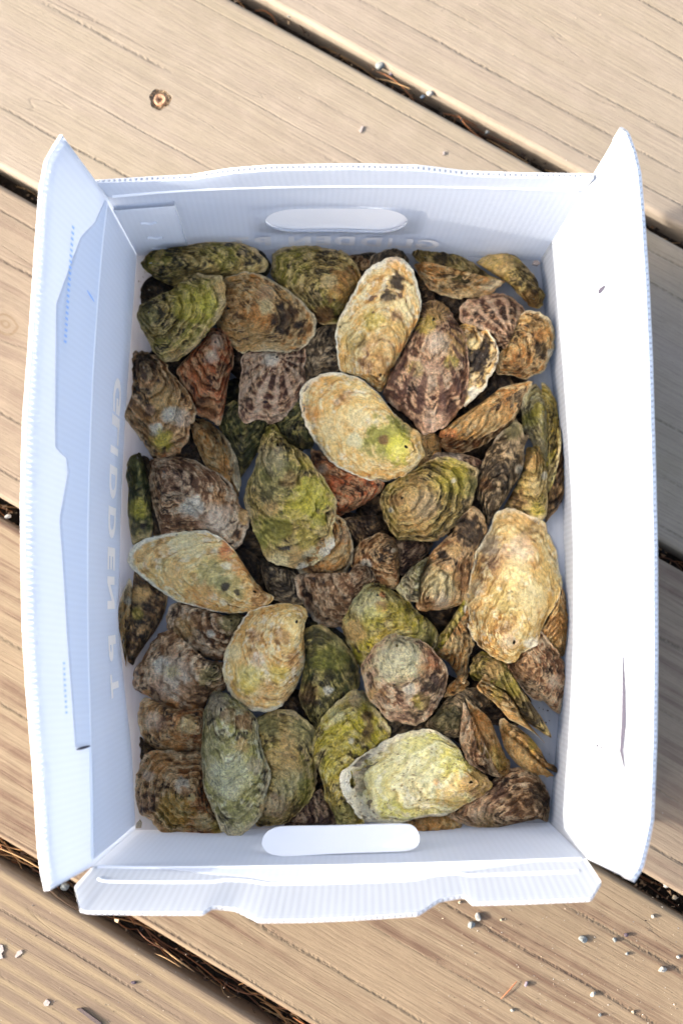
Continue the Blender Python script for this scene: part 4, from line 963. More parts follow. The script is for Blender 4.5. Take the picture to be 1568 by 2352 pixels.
oy(1, 'purple', "purple brown oyster with pale streak below the broad tan one", (1080, 830), [(850, 880), (900, 850), (1000, 840), (1120, 840), (1200, 835), (1250, 805), (1258, 880), (1245, 960), (1258, 1060), (1230, 1130), (1170, 1210), (1110, 1280), (1040, 1315), (990, 1290), (930, 1285), (870, 1310), (825, 1270), (820, 1200), (830, 1050), (845, 950)], H=10, ribs=16, ribz=1.1, stripe=('lilac', .45, .2, .9), spots=[(1030, 890, 60, 'white', .55), (1120, 1060, 90, 'purple', .5)], nl=6)
oy(1, 'tan', "broad tan and blackish flat oyster with orange centre, upper left", (690, 560), [(690, 700), (670, 580), (690, 450), (735, 378), (800, 357), (890, 338), (960, 355), (1040, 400), (1130, 450), (1220, 520), (1290, 600), (1318, 660), (1310, 730), (1270, 800), (1200, 840), (1120, 857), (1000, 850), (900, 850), (850, 865), (800, 830), (740, 790)], H=7, rl=1.2, nl=6, ribs=15, rim=.05, spots=[(1120, 640, 130, 'dark', .75), (950, 620, 90, 'orange', .75), (1000, 560, 60, 'cream', .7), (780, 560, 120, 'brown', .6), (1000, 480, 80, 'grey', .5), (1240, 700, 60, 'dark', .5), (900, 760, 120, 'tan', .6)], rima=.9)
oy(3, 'tan', "edge-on tan oyster with white lip beside the mauve brown one", (545, 70), [(525, 70), (580, 50), (640, 85), (700, 130), (760, 200), (810, 300), (838, 400), (843, 480), (825, 558), (790, 530), (720, 475), (650, 415), (600, 330), (560, 240), (525, 150)], seam=[(545, 60), (640, 150), (740, 260), (800, 400), (825, 550)], H=4, k=(.9, .9), nl=5, v1={'rim': .25, 'rima': .9}, v2={'stripe': ('brown', .4, .2, .9)}, gain=.9)
oy(1, 'red', "red brown oyster with frilled pale top between purple and twisted ones", (690, 720), [(430, 970), (480, 900), (560, 820), (610, 760), (640, 708), (700, 700), (745, 735), (778, 800), (795, 880), (790, 950), (760, 1050), (740, 1180), (712, 1305), (690, 1312), (640, 1280), (560, 1250), (520, 1160), (460, 1060)], H=11, step=2, nl=6, spots=[(690, 780, 60, 'lilac', .6), (650, 880, 50, 'white', .35), (640, 1200, 90, 'brown', .8)])
oy(1, 'brown', "twisted brown oyster with pale ribbed yellowish lower half at left wall", (190, 870), [(148, 860), (220, 848), (300, 870), (360, 920), (400, 990), (450, 1040), (520, 1130), (552, 1210), (550, 1260), (520, 1330), (512, 1400), (460, 1480), (400, 1530), (340, 1557), (300, 1545), (260, 1500), (210, 1420), (150, 1340), (98, 1258), (130, 1170), (145, 1120), (150, 1000)], H=13, md=.7, step=2.2, nl=5, spots=[(220, 940, 110, 'dark', .6), (350, 1150, 110, 'tan', .7), (400, 1250, 60, 'white', .6), (300, 1350, 50, 'white', .7), (340, 1420, 80, 'ygreen', .8), (470, 1270, 60, 'lilac', .6), (260, 1220, 40, 'purple', .7)], frill=1.4)
oy(1, 'green', "bright mossy green oyster with pinkish lip at the left wall", (185, 590), [(175, 610), (200, 552), (330, 480), (440, 440), (490, 370), (545, 350), (620, 358), (715, 365), (745, 430), (748, 500), (735, 580), (690, 650), (640, 700), (570, 800), (500, 870), (420, 913), (350, 910), (280, 850), (255, 790), (215, 720), (185, 660)], H=13, nl=6, step=1.6, rim=.10, rima=.6, spots=[(520, 540, 150, 'ygreen', .55), (640, 560, 70, 'lime', .5), (230, 620, 100, 'gg', .6), (715, 450, 50, 'tan', .8), (420, 860, 60, 'tan', .6)])
# ---- top right
oy(2, 'purple', "round reddish purple ribbed oyster near the top right corner", (1210, 815), [(838, 580), (880, 520), (960, 495), (1050, 475), (1150, 490), (1240, 560), (1280, 630), (1276, 720), (1240, 790), (1190, 833), (1100, 830), (1000, 750), (930, 700), (850, 660)], H=12, ribs=18, ribz=1.2, nl=5, stripe=('lilac', .35, .1, .9), tint=.9, spots=[(1210, 790, 45, 'tan', .9), (1230, 700, 60, 'lilac', .5)], lamc=.5)
oy(2, 'tan', "tan and black flat oyster with white lip at the right wall", (1090, 900), [(1240, 600), (1360, 595), (1420, 650), (1447, 730), (1442, 830), (1400, 920), (1380, 975), (1290, 1010), (1270, 1027), (1170, 1005), (1068, 985), (1080, 880), (1150, 800)], H=6, rl=1, nl=6, ribs=16, rim=.07, rima=.9, spots=[(1360, 830, 70, 'dark', .7), (1330, 690, 70, 'dark', .55), (1370, 740, 60, 'orange', .5), (1200, 920, 90, 'brown', .5), (1420, 860, 30, 'white', .7)])
oy(2, 'tan', "olive topped oyster with a long pale lip ending in a point, far wall", (560, 230), [(540, 260), (548, 220), (570, 172), (600, 200), (680, 190), (770, 200), (830, 235), (900, 265), (960, 310), (1040, 370), (1135, 400), (1100, 430), (1050, 455), (1030, 492), (920, 502), (850, 512), (760, 497), (660, 467), (600, 395), (560, 330)], seam=[(548, 250), (640, 320), (760, 390), (880, 420), (1000, 415), (1130, 402)], H=5, k=(.35, .9), nl=6, v1={'pal': 'green', 'spots': [(720, 270, 60, 'dark', .6), (820, 380, 60, 'dark', .5)]}, v2={'rim': .22, 'rima': .8}, gain=.92)
oy(2, 'green', "olive tan oyster leaning into the top right corner", (1350, 560), [(943, 278), (1020, 230), (1130, 203), (1200, 240), (1270, 310), (1320, 370), (1350, 440), (1387, 490), (1362, 560), (1332, 573), (1280, 552), (1220, 492), (1160, 425), (1100, 372), (1010, 322)], H=12, md=.8, nl=6, slope=(.15, 0), spots=[(1100, 280, 120, 'tan', .5), (1300, 520, 70, 'brown', .6), (1320, 420, 60, 'dark', .6)])
oy(2, 'cream', "small cream oyster with a large black patch and white lip", (850, 690), [(825, 690), (880, 670), (940, 690), (970, 720), (1020, 710), (1050, 760), (1080, 820), (1090, 900), (1070, 970), (1020, 1030), (1010, 1080), (960, 1130), (910, 1165), (865, 1200), (850, 1060), (850, 900), (830, 780)], H=5, rl=1.5, nl=6, rim=.09, rima=1, spots=[(960, 900, 130, 'dark', .95), (1010, 790, 50, 'dark', .8), (905, 755, 32, 'dark', .8), (930, 800, 40, 'cream', .8), (950, 1030, 60, 'dark', .6), (930, 1110, 40, 'white', .8)])
oy(2, 'tan', "orange tan closed oyster lying on its side near the right wall", (720, 1400), [(1310, 1038), (1200, 1055), (1110, 1075), (1060, 1110), (1000, 1160), (880, 1240), (780, 1310), (710, 1370), (703, 1420), (740, 1472), (800, 1492), (860, 1507), (900, 1482), (1010, 1440), (1100, 1360), (1180, 1290), (1230, 1190), (1262, 1110)], seam=[(703, 1415), (820, 1425), (960, 1410), (1080, 1350), (1180, 1270), (1250, 1130), (1310, 1038)], H=11, k=(.1, .5), nl=9, v1={'gain': .7, 'pal': 'brown'}, v2={'spots': [(760, 1390, 60, 'red', .5), (1150, 1180, 70, 'orange', .7), (1000, 1250, 150, 'tan', .6)], 'rim': .05}, lump=.7, ain=.08)
oy(2, 'purple', "large oyster with purple and cream ribs fanning down, upper centre right", (680, 540), [(590, 560), (620, 535), (680, 523), (740, 545), (790, 600), (830, 680), (880, 760), (890, 850), (902, 960), (892, 1060), (870, 1180), (820, 1250), (750, 1330), (680, 1362), (600, 1382), (540, 1290), (470, 1240), (410, 1190), (352, 1115), (390, 1000), (450, 880), (510, 760), (555, 660)], H=13, ribs=26, ribz=1.6, nl=5, step=.8, stripe=('purple', .8, .42, .86), spots=[(690, 600, 90, 'tan', .8), (620, 680, 70, 'ygreen', .55), (800, 800, 100, 'tan', .7), (790, 920, 50, 'ygreen', .6), (560, 960, 60, 'ygreen', .5), (700, 800, 90, 'lilac', .6), (640, 1000, 120, 'lilac', .35), (680, 1280, 90, 'lilac', .5)], rim=.06, rima=.8, light=.9, streak=.1)
oy(2, 'cream', "tall cream oyster with white lip, dark streaks and an orange edge", (340, 1105), [(430, 246), (490, 262), (540, 320), (560, 380), (590, 480), (597, 560), (570, 660), (530, 740), (470, 850), (400, 970), (360, 1060), (340, 1113), (300, 1087), (240, 1030), (180, 1002), (80, 972), (60, 880), (47, 760), (62, 660), (110, 570), (158, 480), (208, 380), (268, 310), (340, 268)], H=5, rl=2.5, dish=2, nl=6, rim=.055, rima=1, spots=[(430, 400, 75, 'dark', .9), (380, 500, 60, 'dark', .85), (440, 620, 45, 'purple', .7), (290, 650, 90, 'green', .55), (240, 820, 50, 'purple', .55), (240, 930, 60, 'purple', .6), (330, 800, 130, 'brown', .45), (330, 950, 90, 'brown', .6), (420, 270, 60, 'orange', .55), (170, 780, 90, 'gg', .4), (480, 820, 50, 'orange', .6), (110, 680, 60, 'cream', .6), (500, 560, 60, 'cream', .7)], dark=.4)
oy(4, 'green', "upright green oyster split by a dark seam against the right wall", (1370, 0), [(1230, 60), (1240, -50), (1265, -120), (1310, -160), (1365, -175), (1410, -150), (1450, -60), (1480, 60), (1489, 180), (1475, 320), (1445, 450), (1400, 530), (1380, 440), (1340, 320), (1290, 200), (1245, 130)], seam=[(1360, -172), (1385, -80), (1400, 60), (1405, 220), (1395, 400), (1400, 525)], H=5, k=(.7, .9), nl=9, v1={'pal': 'ygreen'}, v2={'pal': 'grgrn', 'spots': [(1290, 60, 70, 'green', .7), (1340, 0, 60, 'ygreen', .6)]}, rim=.15, ain=.06, lump=.6)
oy(4, 'green', "upright slab-like tan green oyster beside the split green one", (1300, 240), [(1262, 250), (1330, 228), (1362, 270), (1392, 370), (1397, 480), (1402, 600), (1392, 680), (1350, 720), (1240, 670), (1120, 640), (1170, 540), (1225, 430), (1252, 330)], H=10, md=.9, step=1.5, rim=.12, spots=[(1310, 330, 70, 'tan', .8), (1330, 480, 70, 'cream', .5), (1200, 580, 90, 'brown', .5), (1330, 640, 60, 'ygreen', .5), (1380, 420, 25, 'white', .8)])
oy(4, 'grey', "charcoal brown oyster with a curled white-edged lip, right side", (1020, 735), [(1200, 70), (1235, 100), (1248, 165), (1283, 168), (1250, 240), (1254, 330), (1218, 430), (1160, 525), (1100, 622), (1050, 685), (1020, 745), (1000, 700), (983, 620), (948, 560), (953, 440), (978, 350), (1020, 260), (1090, 160), (1150, 110)], H=10, step=1.6, nl=6, rim=.08, rima=.7, spots=[(1000, 480, 60, 'brown', .7), (1180, 130, 70, 'gg', .5), (1100, 400, 120, 'dark', .4), (1220, 380, 30, 'white', .6)])
# ---- middle
oy(0, 'red', "rusty red ribbed oyster under the cream one's lower edge", (770, 1180), [(715, 1030), (760, 1050), (800, 1075), (850, 1095), (885, 1110), (872, 1132), (830, 1162), (785, 1183), (762, 1188), (748, 1150), (732, 1100), (716, 1068)], H=8, ribs=18, ribz=1, spots=[(740, 1075, 14, 'lilac', .6), (760, 1110, 24, 'red', .6)], gain=1.1)
oy(3, 'tan', "small cream rimmed oyster tucked under the big green one's lip", (1400, 700), [(1420, 680), (1480, 685), (1530, 760), (1557, 860), (1552, 960), (1512, 1050), (1452, 1112), (1380, 1127), (1285, 1090), (1195, 1030), (1300, 970), (1390, 880)], H=5, nl=4, step=1.5, rim=.14, rima=.85, spots=[(1420, 900, 90, 'tan', .6), (1300, 1040, 60, 'brown', .6), (1500, 800, 60, 'grey', .5)])
oy(3, 'mauve', "brown pink ribbed oyster below the small cream rimmed one", (1640, 1000), [(1180, 1080), (1220, 1045), (1300, 1090), (1400, 1105), (1500, 1060), (1580, 990), (1650, 1000), (1700, 1080), (1640, 1160), (1560, 1240), (1510, 1310), (1490, 1385), (1420, 1390), (1330, 1372), (1270, 1300), (1205, 1200)], H=9, ribs=16, ribz=1.2, nl=6, tint=.9, light=.45, gain=.75)
oy(4, 'green', "ringed green and tan oyster with an oval inner cap, right of centre", (370, 560), [(352, 520), (380, 478), (480, 418), (560, 378), (620, 338), (700, 305), (800, 305), (880, 335), (962, 380), (958, 450), (930, 560), (890, 640), (820, 730), (760, 790), (690, 832), (600, 844), (520, 827), (440, 822), (390, 762), (343, 650), (333, 590)], H=13, nl=7, step=1.8, spots=[(560, 600, 190, 'tan', .65), (620, 610, 110, 'grey', .5), (440, 580, 60, 'brown', .5), (400, 640, 24, 'white', .8), (800, 430, 160, 'ygreen', .45), (930, 500, 80, 'dgreen' if False else 'gg', .6), (800, 455, 20, 'white', .7)], ain=.35)
oy(3, 'mauve', "mauve brown oyster with white banded lower edge, left of centre", (280, 330), [(262, 340), (300, 308), (420, 298), (540, 318), (600, 358), (700, 408), (770, 470), (820, 560), (842, 630), (892, 650), (907, 710), (880, 770), (850, 835), (800, 895), (700, 840), (600, 800), (450, 800), (340, 800), (308, 700), (278, 600), (258, 480)], H=14, nl=8, ribs=14, step=1.2, spots=[(430, 440, 160, 'purple', .4), (540, 620, 80, 'white', .6), (690, 700, 120, 'lilac', .55), (700, 560, 60, 'orange', .4), (480, 640, 50, 'white', .5), (450, 720, 90, 'brown', .5), (860, 690, 50, 'tan', .6)], light=.9)
oy(3, 'dgreen', "narrow dark green oyster standing on edge at the left wall", (180, 280), [(140, 295), (190, 273), (217, 320), (242, 430), (262, 520), (268, 640), (282, 740), (262, 820), (190, 850), (150, 870), (130, 760), (118, 640), (123, 500), (108, 420), (118, 340)], H=11, md=.95, nl=9, spots=[(190, 620, 70, 'ygreen', .6), (215, 740, 22, 'dark', .9), (150, 330, 50, 'gg', .6)], rim=.12, ain=.06, gain=1.25)
oy(3, 'tan', "dark and tan oyster on its side at the left wall, bright streak down it", (110, 1640), [(160, 1038), (205, 1080), (280, 1130), (372, 1170), (362, 1260), (332, 1350), (290, 1420), (230, 1500), (180, 1580), (150, 1630), (112, 1645), (95, 1580), (80, 1480), (62, 1390), (48, 1330), (73, 1210), (108, 1110)], seam=[(165, 1045), (150, 1140), (110, 1240), (90, 1350), (110, 1480), (112, 1640)], H=9, k=(.3, .5), nl=8, v1={'pal': 'dbrown', 'gain': 1.25, 'spots': [(200, 1180, 70, 'tan', .6), (180, 1300, 50, 'ygreen', .4)]}, v2={'spots': [(120, 1220, 30, 'white', .6)]}, ain=.1)
oy(3, 'mauve', "frilled brown and tan oyster with white flecks below the big cream one", (830, 1330), [(368, 1330), (395, 1240), (500, 1220), (620, 1260), (720, 1310), (820, 1300), (890, 1320), (850, 1400), (795, 1470), (765, 1540), (738, 1602), (650, 1592), (560, 1562), (470, 1522), (418, 1462), (378, 1402)], H=10, nl=5, step=2, ribs=16, ribz=1, spots=[(480, 1400, 90, 'tan', .6), (780, 1360, 90, 'gg', .7), (650, 1430, 30, 'white', .7), (470, 1500, 22, 'white', .8), (560, 1350, 60, 'brown', .6)])
oy(5, 'mauve', "lilac white banded oyster with a yellow under-lip at the left", (740, 240), [(150, 345), (168, 260), (215, 200), (260, 100), (330, 30), (400, 10), (470, 90), (560, 170), (640, 205), (740, 225), (755, 330), (745, 395), (700, 410), (630, 455), (610, 505), (560, 527), (480, 537), (400, 522), (320, 482), (240, 432), (168, 390)], H=12, nl=5, step=2, ribs=15, ribz=.9, rim=.11, rima=.0, lpal='tan', spots=[(330, 230, 60, 'white', .7), (420, 300, 160, 'lilac', .55), (400, 280, 50, 'cream', .6), (560, 420, 120, 'brown', .6), (380, 90, 100, 'brown', .5), (640, 300, 90, 'gg', .6), (240, 420, 40, 'orange', .7), (400, 505, 50, 'orange', .7), (530, 520, 40, 'orange', .6), (290, 370, 60, 'purple', .5)])
oy(4, 'brown', "dark oyster with a cream lower face, right of centre", (590, 1270), [(925, 612), (965, 640), (1002, 700), (1012, 770), (972, 850), (937, 925), (922, 1055), (892, 1150), (872, 1235), (762, 1272), (578, 1283), (562, 1200), (573, 1120), (600, 1038), (640, 948), (700, 866), (800, 776), (830, 700)], H=12, md=.7, nl=6, step=1.6, spots=[(700, 1120, 150, 'cream', .75), (720, 1220, 70, 'lilac', .5), (740, 930, 50, 'dark', .9), (900, 780, 120, 'dark', .7), (860, 1080, 80, 'brown', .7), (800, 900, 60, 'tan', .7), (640, 1230, 50, 'brown', .7)], rim=.05)
oy(4, 'grgrn', "grey green sliver of oyster left of the dark one with cream face", (600, 980), [(640, 940), (600, 1040), (585, 1120), (575, 1230), (500, 1210), (432, 1150), (475, 1075), (540, 1005)], H=6, gain=.7)
oy(6, 'tan', "yellowish pinched oyster between the big cream one and the capped one", (690, 130), [(665, 155), (700, 60), (760, -10), (820, -110), (875, -185), (900, -100), (935, 0), (945, 70), (905, 180), (892, 330), (868, 362), (838, 330), (788, 245), (755, 210)], H=9, nl=6, step=1.5, seam=[(675, 150), (760, 200), (850, 130), (880, 40), (880, -120)], k=(.3, .5), v1={'pal': 'ygreen'}, v2={'spots': [(800, 90, 60, 'cream', .5)]})
oy(4, 'ygreen', "yellow green oyster with dark pinholes and rusty mark, lower centre", (300, 1115), [(97, 1335), (138, 1260), (178, 1188), (240, 1118), (300, 1104), (370, 1128), (450, 1178), (520, 1228), (580, 1298), (640, 1338), (692, 1400), (703, 1445), (680, 1530), (560, 1540), (430, 1600), (330, 1650), (220, 1655), (170, 1600), (118, 1480), (92, 1392)], H=13, md=.7, nl=5, dots=.8, spots=[(250, 1230, 120, 'pale', .6), (340, 1260, 45, 'brown', .75), (350, 1180, 25, 'red', .6), (480, 1300, 120, 'ygreen', .5), (640, 1430, 90, 'gg', .6), (160, 1420, 90, 'tan', .8), (300, 1340, 90, 'lime', .4)])
oy(4, 'tan', "tan oyster with side ridges squeezed against the right wall", (1480, 1570), [(1480, 1105), (1518, 1195), (1523, 1270), (1542, 1310), (1533, 1450), (1502, 1572), (1450, 1560), (1380, 1480), (1340, 1420), (1410, 1300), (1460, 1200)], H=10, md=.9, nl=9, step=1.5, spots=[(1440, 1380, 90, 'brown', .5)])
oy(6, 'green', "olive and tan oyster with a smooth pale boss near the right wall", (950, 220), [(905, 235), (965, 145), (1060, 175), (1150, 218), (1182, 300), (1222, 370), (1282, 460), (1352, 560), (1402, 640), (1418, 712), (1382, 742), (1340, 692), (1270, 642), (1200, 602), (1140, 572), (1080, 492), (1000, 432), (938, 362), (912, 302)], H=13, md=.85, nl=6, step=1.6, seam=[(915, 330), (1000, 350), (1110, 390), (1200, 480), (1240, 580), (1385, 735)], k=(.25, .4), v1={'pal': 'green', 'spots': [(1050, 260, 75, 'tan', .8), (1300, 560, 120, 'dark', .6), (1190, 380, 60, 'ygreen', .5)]}, v2={'pal': 'tan', 'spots': [(1080, 420, 60, 'ygreen', .4)]})
oy(6, 'mauve', "brown mauve oyster under the big cream one at the right wall", (1200, 220), [(1340, 10), (1400, 58), (1452, 130), (1502, 208), (1533, 290), (1543, 350), (1512, 440), (1482, 548), (1430, 522), (1380, 472), (1300, 452), (1222, 364), (1168, 282), (1140, 225), (1190, 190), (1250, 130), (1310, 80)], H=11, md=.7, nl=6, spots=[(1260, 260, 110, 'brown', .6), (1440, 340, 50, 'lilac', .5)])
oy(0, 'cream', "big cream oyster with a round green boss, upper middle of the pile", (966, 1040), [(690, 905), (700, 880), (730, 862), (780, 855), (830, 872), (870, 905), (905, 950), (935, 975), (965, 995), (968, 1015), (975, 1045), (955, 1072), (930, 1091), (890, 1104), (850, 1104), (800, 1086), (755, 1056), (720, 1010), (700, 975), (688, 935)], H=7, nl=5, step=.8, lump=.7, rim=.05, rima=.9, spots=[(888, 1012, 66, 'gg', .85), (885, 1005, 48, 'green', .8), (915, 1030, 34, 'lime', .55), (880, 1012, 14, 'brown', .8), (795, 912, 17, 'brown', .6), (775, 922, 14, 'brown', .5), (715, 950, 26, 'orange', .4), (715, 890, 24, 'orange', .3), (820, 960, 30, 'cream', .7), (760, 980, 40, 'cream', .5), (812, 1010, 20, 'pale', .6)], dark=.35, light=.75, tint=.7, streak=.25)
oy(3, 'green', "big green teardrop oyster with a broad cream frilled lip, centre", (1050, 110), [(990, 140), (1010, 110), (1055, 98), (1095, 150), (1140, 208), (1200, 248), (1270, 298), (1312, 370), (1372, 440), (1422, 530), (1453, 600), (1447, 680), (1420, 760), (1437, 850), (1398, 922), (1312, 985), (1200, 1012), (1120, 1002), (1028, 975), (985, 930), (958, 850), (918, 780), (895, 700), (868, 620), (862, 540), (888, 450), (928, 370), (950, 270), (968, 190)], H=15, md=.45, nl=5, step=2.4, rim=.13, rima=.8, frill=1.3, lamc=1.3, spots=[(1060, 430, 190, 'gg', .6), (1040, 300, 110, 'grey', .5), (1300, 560, 150, 'lime', .6), (1200, 620, 120, 'ygreen', .5), (1040, 750, 130, 'green', .7), (1030, 640, 60, 'tan', .6), (1180, 950, 90, 'tan', .6), (1250, 820, 90, 'ygreen', .4), (1330, 700, 80, 'lime', .5), (1290, 940, 60, 'white', .5), (1150, 450, 70, 'brown', .5), (1250, 350, 50, 'ygreen', .5), (1090, 975, 75, 'cream', .8), (1200, 985, 70, 'tan', .7), (1310, 950, 80, 'cream', .85), (1400, 880, 70, 'white', .8), (1430, 720, 45, 'cream', .6), (1230, 1010, 40, 'white', .7)])
oy(3, 'cream', "long cream oyster with white lip and grey green hollow, left side", (1040, 1200), [(118, 955), (158, 870), (240, 820), (400, 790), (600, 770), (660, 790), (730, 828), (800, 898), (860, 990), (920, 1080), (980, 1150), (1052, 1193), (1042, 1228), (980, 1272), (900, 1292), (800, 1300), (700, 1292), (600, 1267), (500, 1242), (420, 1222), (350, 1172), (268, 1112), (188, 1052), (128, 992)], H=8, rl=1.2, nl=6, step=.9, rim=.06, rima=1, spots=[(640, 1070, 130, 'gg', .75), (760, 1130, 110, 'gg', .7), (740, 1130, 30, 'dark', .8), (810, 1165, 22, 'dark', .7), (840, 1000, 70, 'orange', .6), (740, 900, 60, 'red', .5), (330, 880, 60, 'brown', .5), (230, 930, 60, 'tan', .6), (350, 990, 50, 'gg', .4), (600, 1190, 110, 'orange', .45), (960, 1200, 70, 'brown', .7), (420, 1050, 90, 'tan', .6), (500, 860, 120, 'cream', .6)], dark=.6, light=.7)
oy(4, 'cream', "largest cream oyster, speckled grey on top, with a white chip, right", (1190, 1600), [(1068, 660), (1140, 633), (1230, 648), (1310, 688), (1382, 720), (1402, 800), (1452, 890), (1468, 1000), (1493, 1090), (1482, 1170), (1442, 1262), (1382, 1352), (1352, 1420), (1332, 1502), (1272, 1532), (1230, 1562), (1190, 1612), (1138, 1614), (1058, 1582), (978, 1522), (918, 1452), (878, 1342), (872, 1250), (898, 1130), (918, 1020), (938, 920), (978, 850), (1028, 760)], H=13, md=.6, nl=6, step=.9, ribs=18, rim=.04, spots=[(1080, 960, 130, 'purple', .6), (1040, 870, 80, 'grey', .7), (1290, 740, 80, 'dark', .55), (1190, 690, 90, 'tan', .7), (1230, 900, 110, 'lilac', .5), (1160, 1200, 120, 'gg', .45), (1150, 1400, 90, 'brown', .45), (1150, 1480, 60, 'lilac', .45), (1300, 1490, 45, 'white', .95), (1300, 1200, 110, 'cream', .7), (940, 1250, 60, 'tan', .6), (950, 1130, 60, 'grey', .5), (1190, 1050, 130, 'cream', .5)], dots=.35, dark=.6, gain=.76, dz=-7)
# ---- lower part
oy(5, 'dgreen', "deep green oyster with white nick left of the capped round one", (1320, 640), [(1238, 50), (1255, 10), (1310, -20), (1390, 5), (1470, 58), (1535, 140), (1585, 230), (1600, 330), (1570, 420), (1500, 460), (1410, 540), (1360, 610), (1330, 660), (1280, 585), (1235, 510), (1208, 420), (1230, 300), (1243, 190)], H=14, md=.7, nl=8, gain=1.25, spots=[(1400, 200, 120, 'green', .6), (1480, 80, 70, 'gg', .6), (1395, 400, 35, 'white', .75), (1280, 420, 80, 'brown', .5), (1400, 300, 50, 'dark', .5)])
oy(5, 'brown', "rusty brown oyster under the lilac one at the left wall", (600, 600), [(190, 505), (228, 440), (330, 480), (450, 520), (610, 520), (640, 680), (610, 800), (480, 795), (350, 785), (258, 755), (206, 672), (186, 600)], H=11, nl=6, spots=[(280, 590, 70, 'lilac', .45), (500, 620, 70, 'cream', .5), (430, 740, 80, 'orange', .5), (340, 610, 50, 'purple', .5)])
oy(5, 'dbrown', "dark edge of an oyster between two brown ones at the left wall", (250, 760), [(198, 690), (240, 735), (310, 785), (240, 840), (203, 830)], H=4)
oy(5, 'brown', "round brown oyster with a pale curled mark, bottom left corner", (600, 1080), [(208, 840), (258, 788), (350, 776), (480, 790), (600, 795), (640, 950), (660, 1100), (700, 1230), (735, 1300), (640, 1328), (520, 1328), (440, 1312), (340, 1322), (308, 1282), (258, 1222), (208, 1192), (178, 1122), (166, 1030), (178, 930)], H=12, md=.8, nl=7, step=1.2, spots=[(470, 1010, 60, 'white', .5), (480, 1040, 40, 'brown', .8), (530, 1080, 30, 'cream', .7), (250, 940, 40, 'lilac', .6), (420, 1170, 140, 'ygreen', .3), (230, 1120, 90, 'purple', .5), (330, 860, 90, 'orange', .4), (600, 1230, 60, 'cream', .5), (700, 1270, 60, 'ygreen', .4)], light=.95, ain=.55)
oy(5, 'green', "round olive oyster right of the grey green long one, bottom row", (960, 1240), [(930, 580), (1020, 528), (1110, 513), (1200, 538), (1272, 598), (1314, 660), (1333, 760), (1323, 850), (1328, 950), (1312, 1040), (1272, 1112), (1200, 1182), (1120, 1252), (1030, 1263), (930, 1262), (960, 1100), (980, 960), (960, 840), (930, 700)], H=13, md=.75, nl=8, spots=[(1160, 700, 70, 'tan', .6), (1140, 990, 110, 'pale', .35), (1060, 1130, 90, 'mauve' if False else 'lilac', .35), (1250, 650, 120, 'gg', .6), (1000, 620, 90, 'gg', .7), (1110, 850, 120, 'tan', .45), (1250, 1050, 90, 'green', .5)])
oy(5, 'cream', "cream oyster blotched brown and green, pointed at its upper right", (1255, -110), [(895, -105), (960, -133), (1050, -152), (1150, -157), (1230, -137), (1268, -100), (1243, -20), (1243, 60), (1248, 200), (1232, 280), (1202, 352), (1150, 432), (1090, 502), (1000, 533), (920, 522), (850, 482), (788, 440), (748, 372), (727, 300), (732, 200), (768, 90), (818, 0), (858, -62)], H=14, md=.6, nl=6, ribs=12, rim=.06, spots=[(930, 60, 60, 'brown', .6), (1100, 60, 60, 'brown', .7), (1180, 200, 70, 'brown', .65), (900, 330, 110, 'ygreen', .55), (1080, 290, 80, 'ygreen', .5), (1000, 400, 90, 'brown', .45), (870, 280, 60, 'gg', .5), (1180, -60, 50, 'gg', .4), (800, 150, 60, 'cream', .6), (950, 200, 60, 'lilac', .4), (1120, 440, 60, 'brown', .6)], dark=.55, gain=.93)
oy(6, 'ygreen', "yellow green oyster with dark radial stripes, bottom centre", (60, 1240), [(-102, 740), (-62, 620), (0, 520), (80, 450), (150, 393), (232, 403), (292, 490), (352, 570), (402, 640), (398, 690), (330, 740), (240, 800), (170, 900), (150, 1000), (180, 1100), (232, 1245), (150, 1264), (60, 1262), (36, 1180), (-22, 1092), (-32, 1000), (-62, 900), (-97, 820)], H=13, md=.7, nl=6, step=1.4, ribs=16, ribz=.8, rim=.09, rima=.7, spots=[(250, 560, 40, 'purple', .7), (260, 640, 40, 'purple', .65), (240, 700, 40, 'purple', .5), (60, 720, 120, 'ygreen', .5), (10, 900, 80, 'lime', .3), (100, 1200, 100, 'gg', .7), (60, 560, 60, 'pale', .5), (150, 720, 25, 'white', .6), (180, 470, 50, 'lilac', .4)])
oy(5, 'grgrn', "long grey green oyster with pale worn middle, bottom left row", (690, 410), [(635, 455), (660, 410), (705, 397), (760, 428), (832, 468), (902, 528), (948, 590), (953, 680), (972, 760), (1002, 840), (1028, 900), (1033, 960), (1008, 1040), (1002, 1120), (962, 1212), (902, 1284), (830, 1324), (760, 1318), (708, 1284), (678, 1200), (638, 1110), (602, 1020), (596, 900), (586, 800), (596, 650), (603, 540)], H=14, md=.7, nl=6, step=1.2, spots=[(690, 480, 90, 'grey', .8), (860, 600, 70, 'brown', .75), (760, 560, 60, 'brown', .5), (650, 750, 110, 'gg', .6), (780, 960, 150, 'pale', .6), (930, 880, 60, 'grey', .6), (860, 1200, 110, 'gg', .7), (850, 740, 50, 'tan', .5), (900, 1060, 90, 'green', .4), (980, 1150, 30, 'tan', .8)])
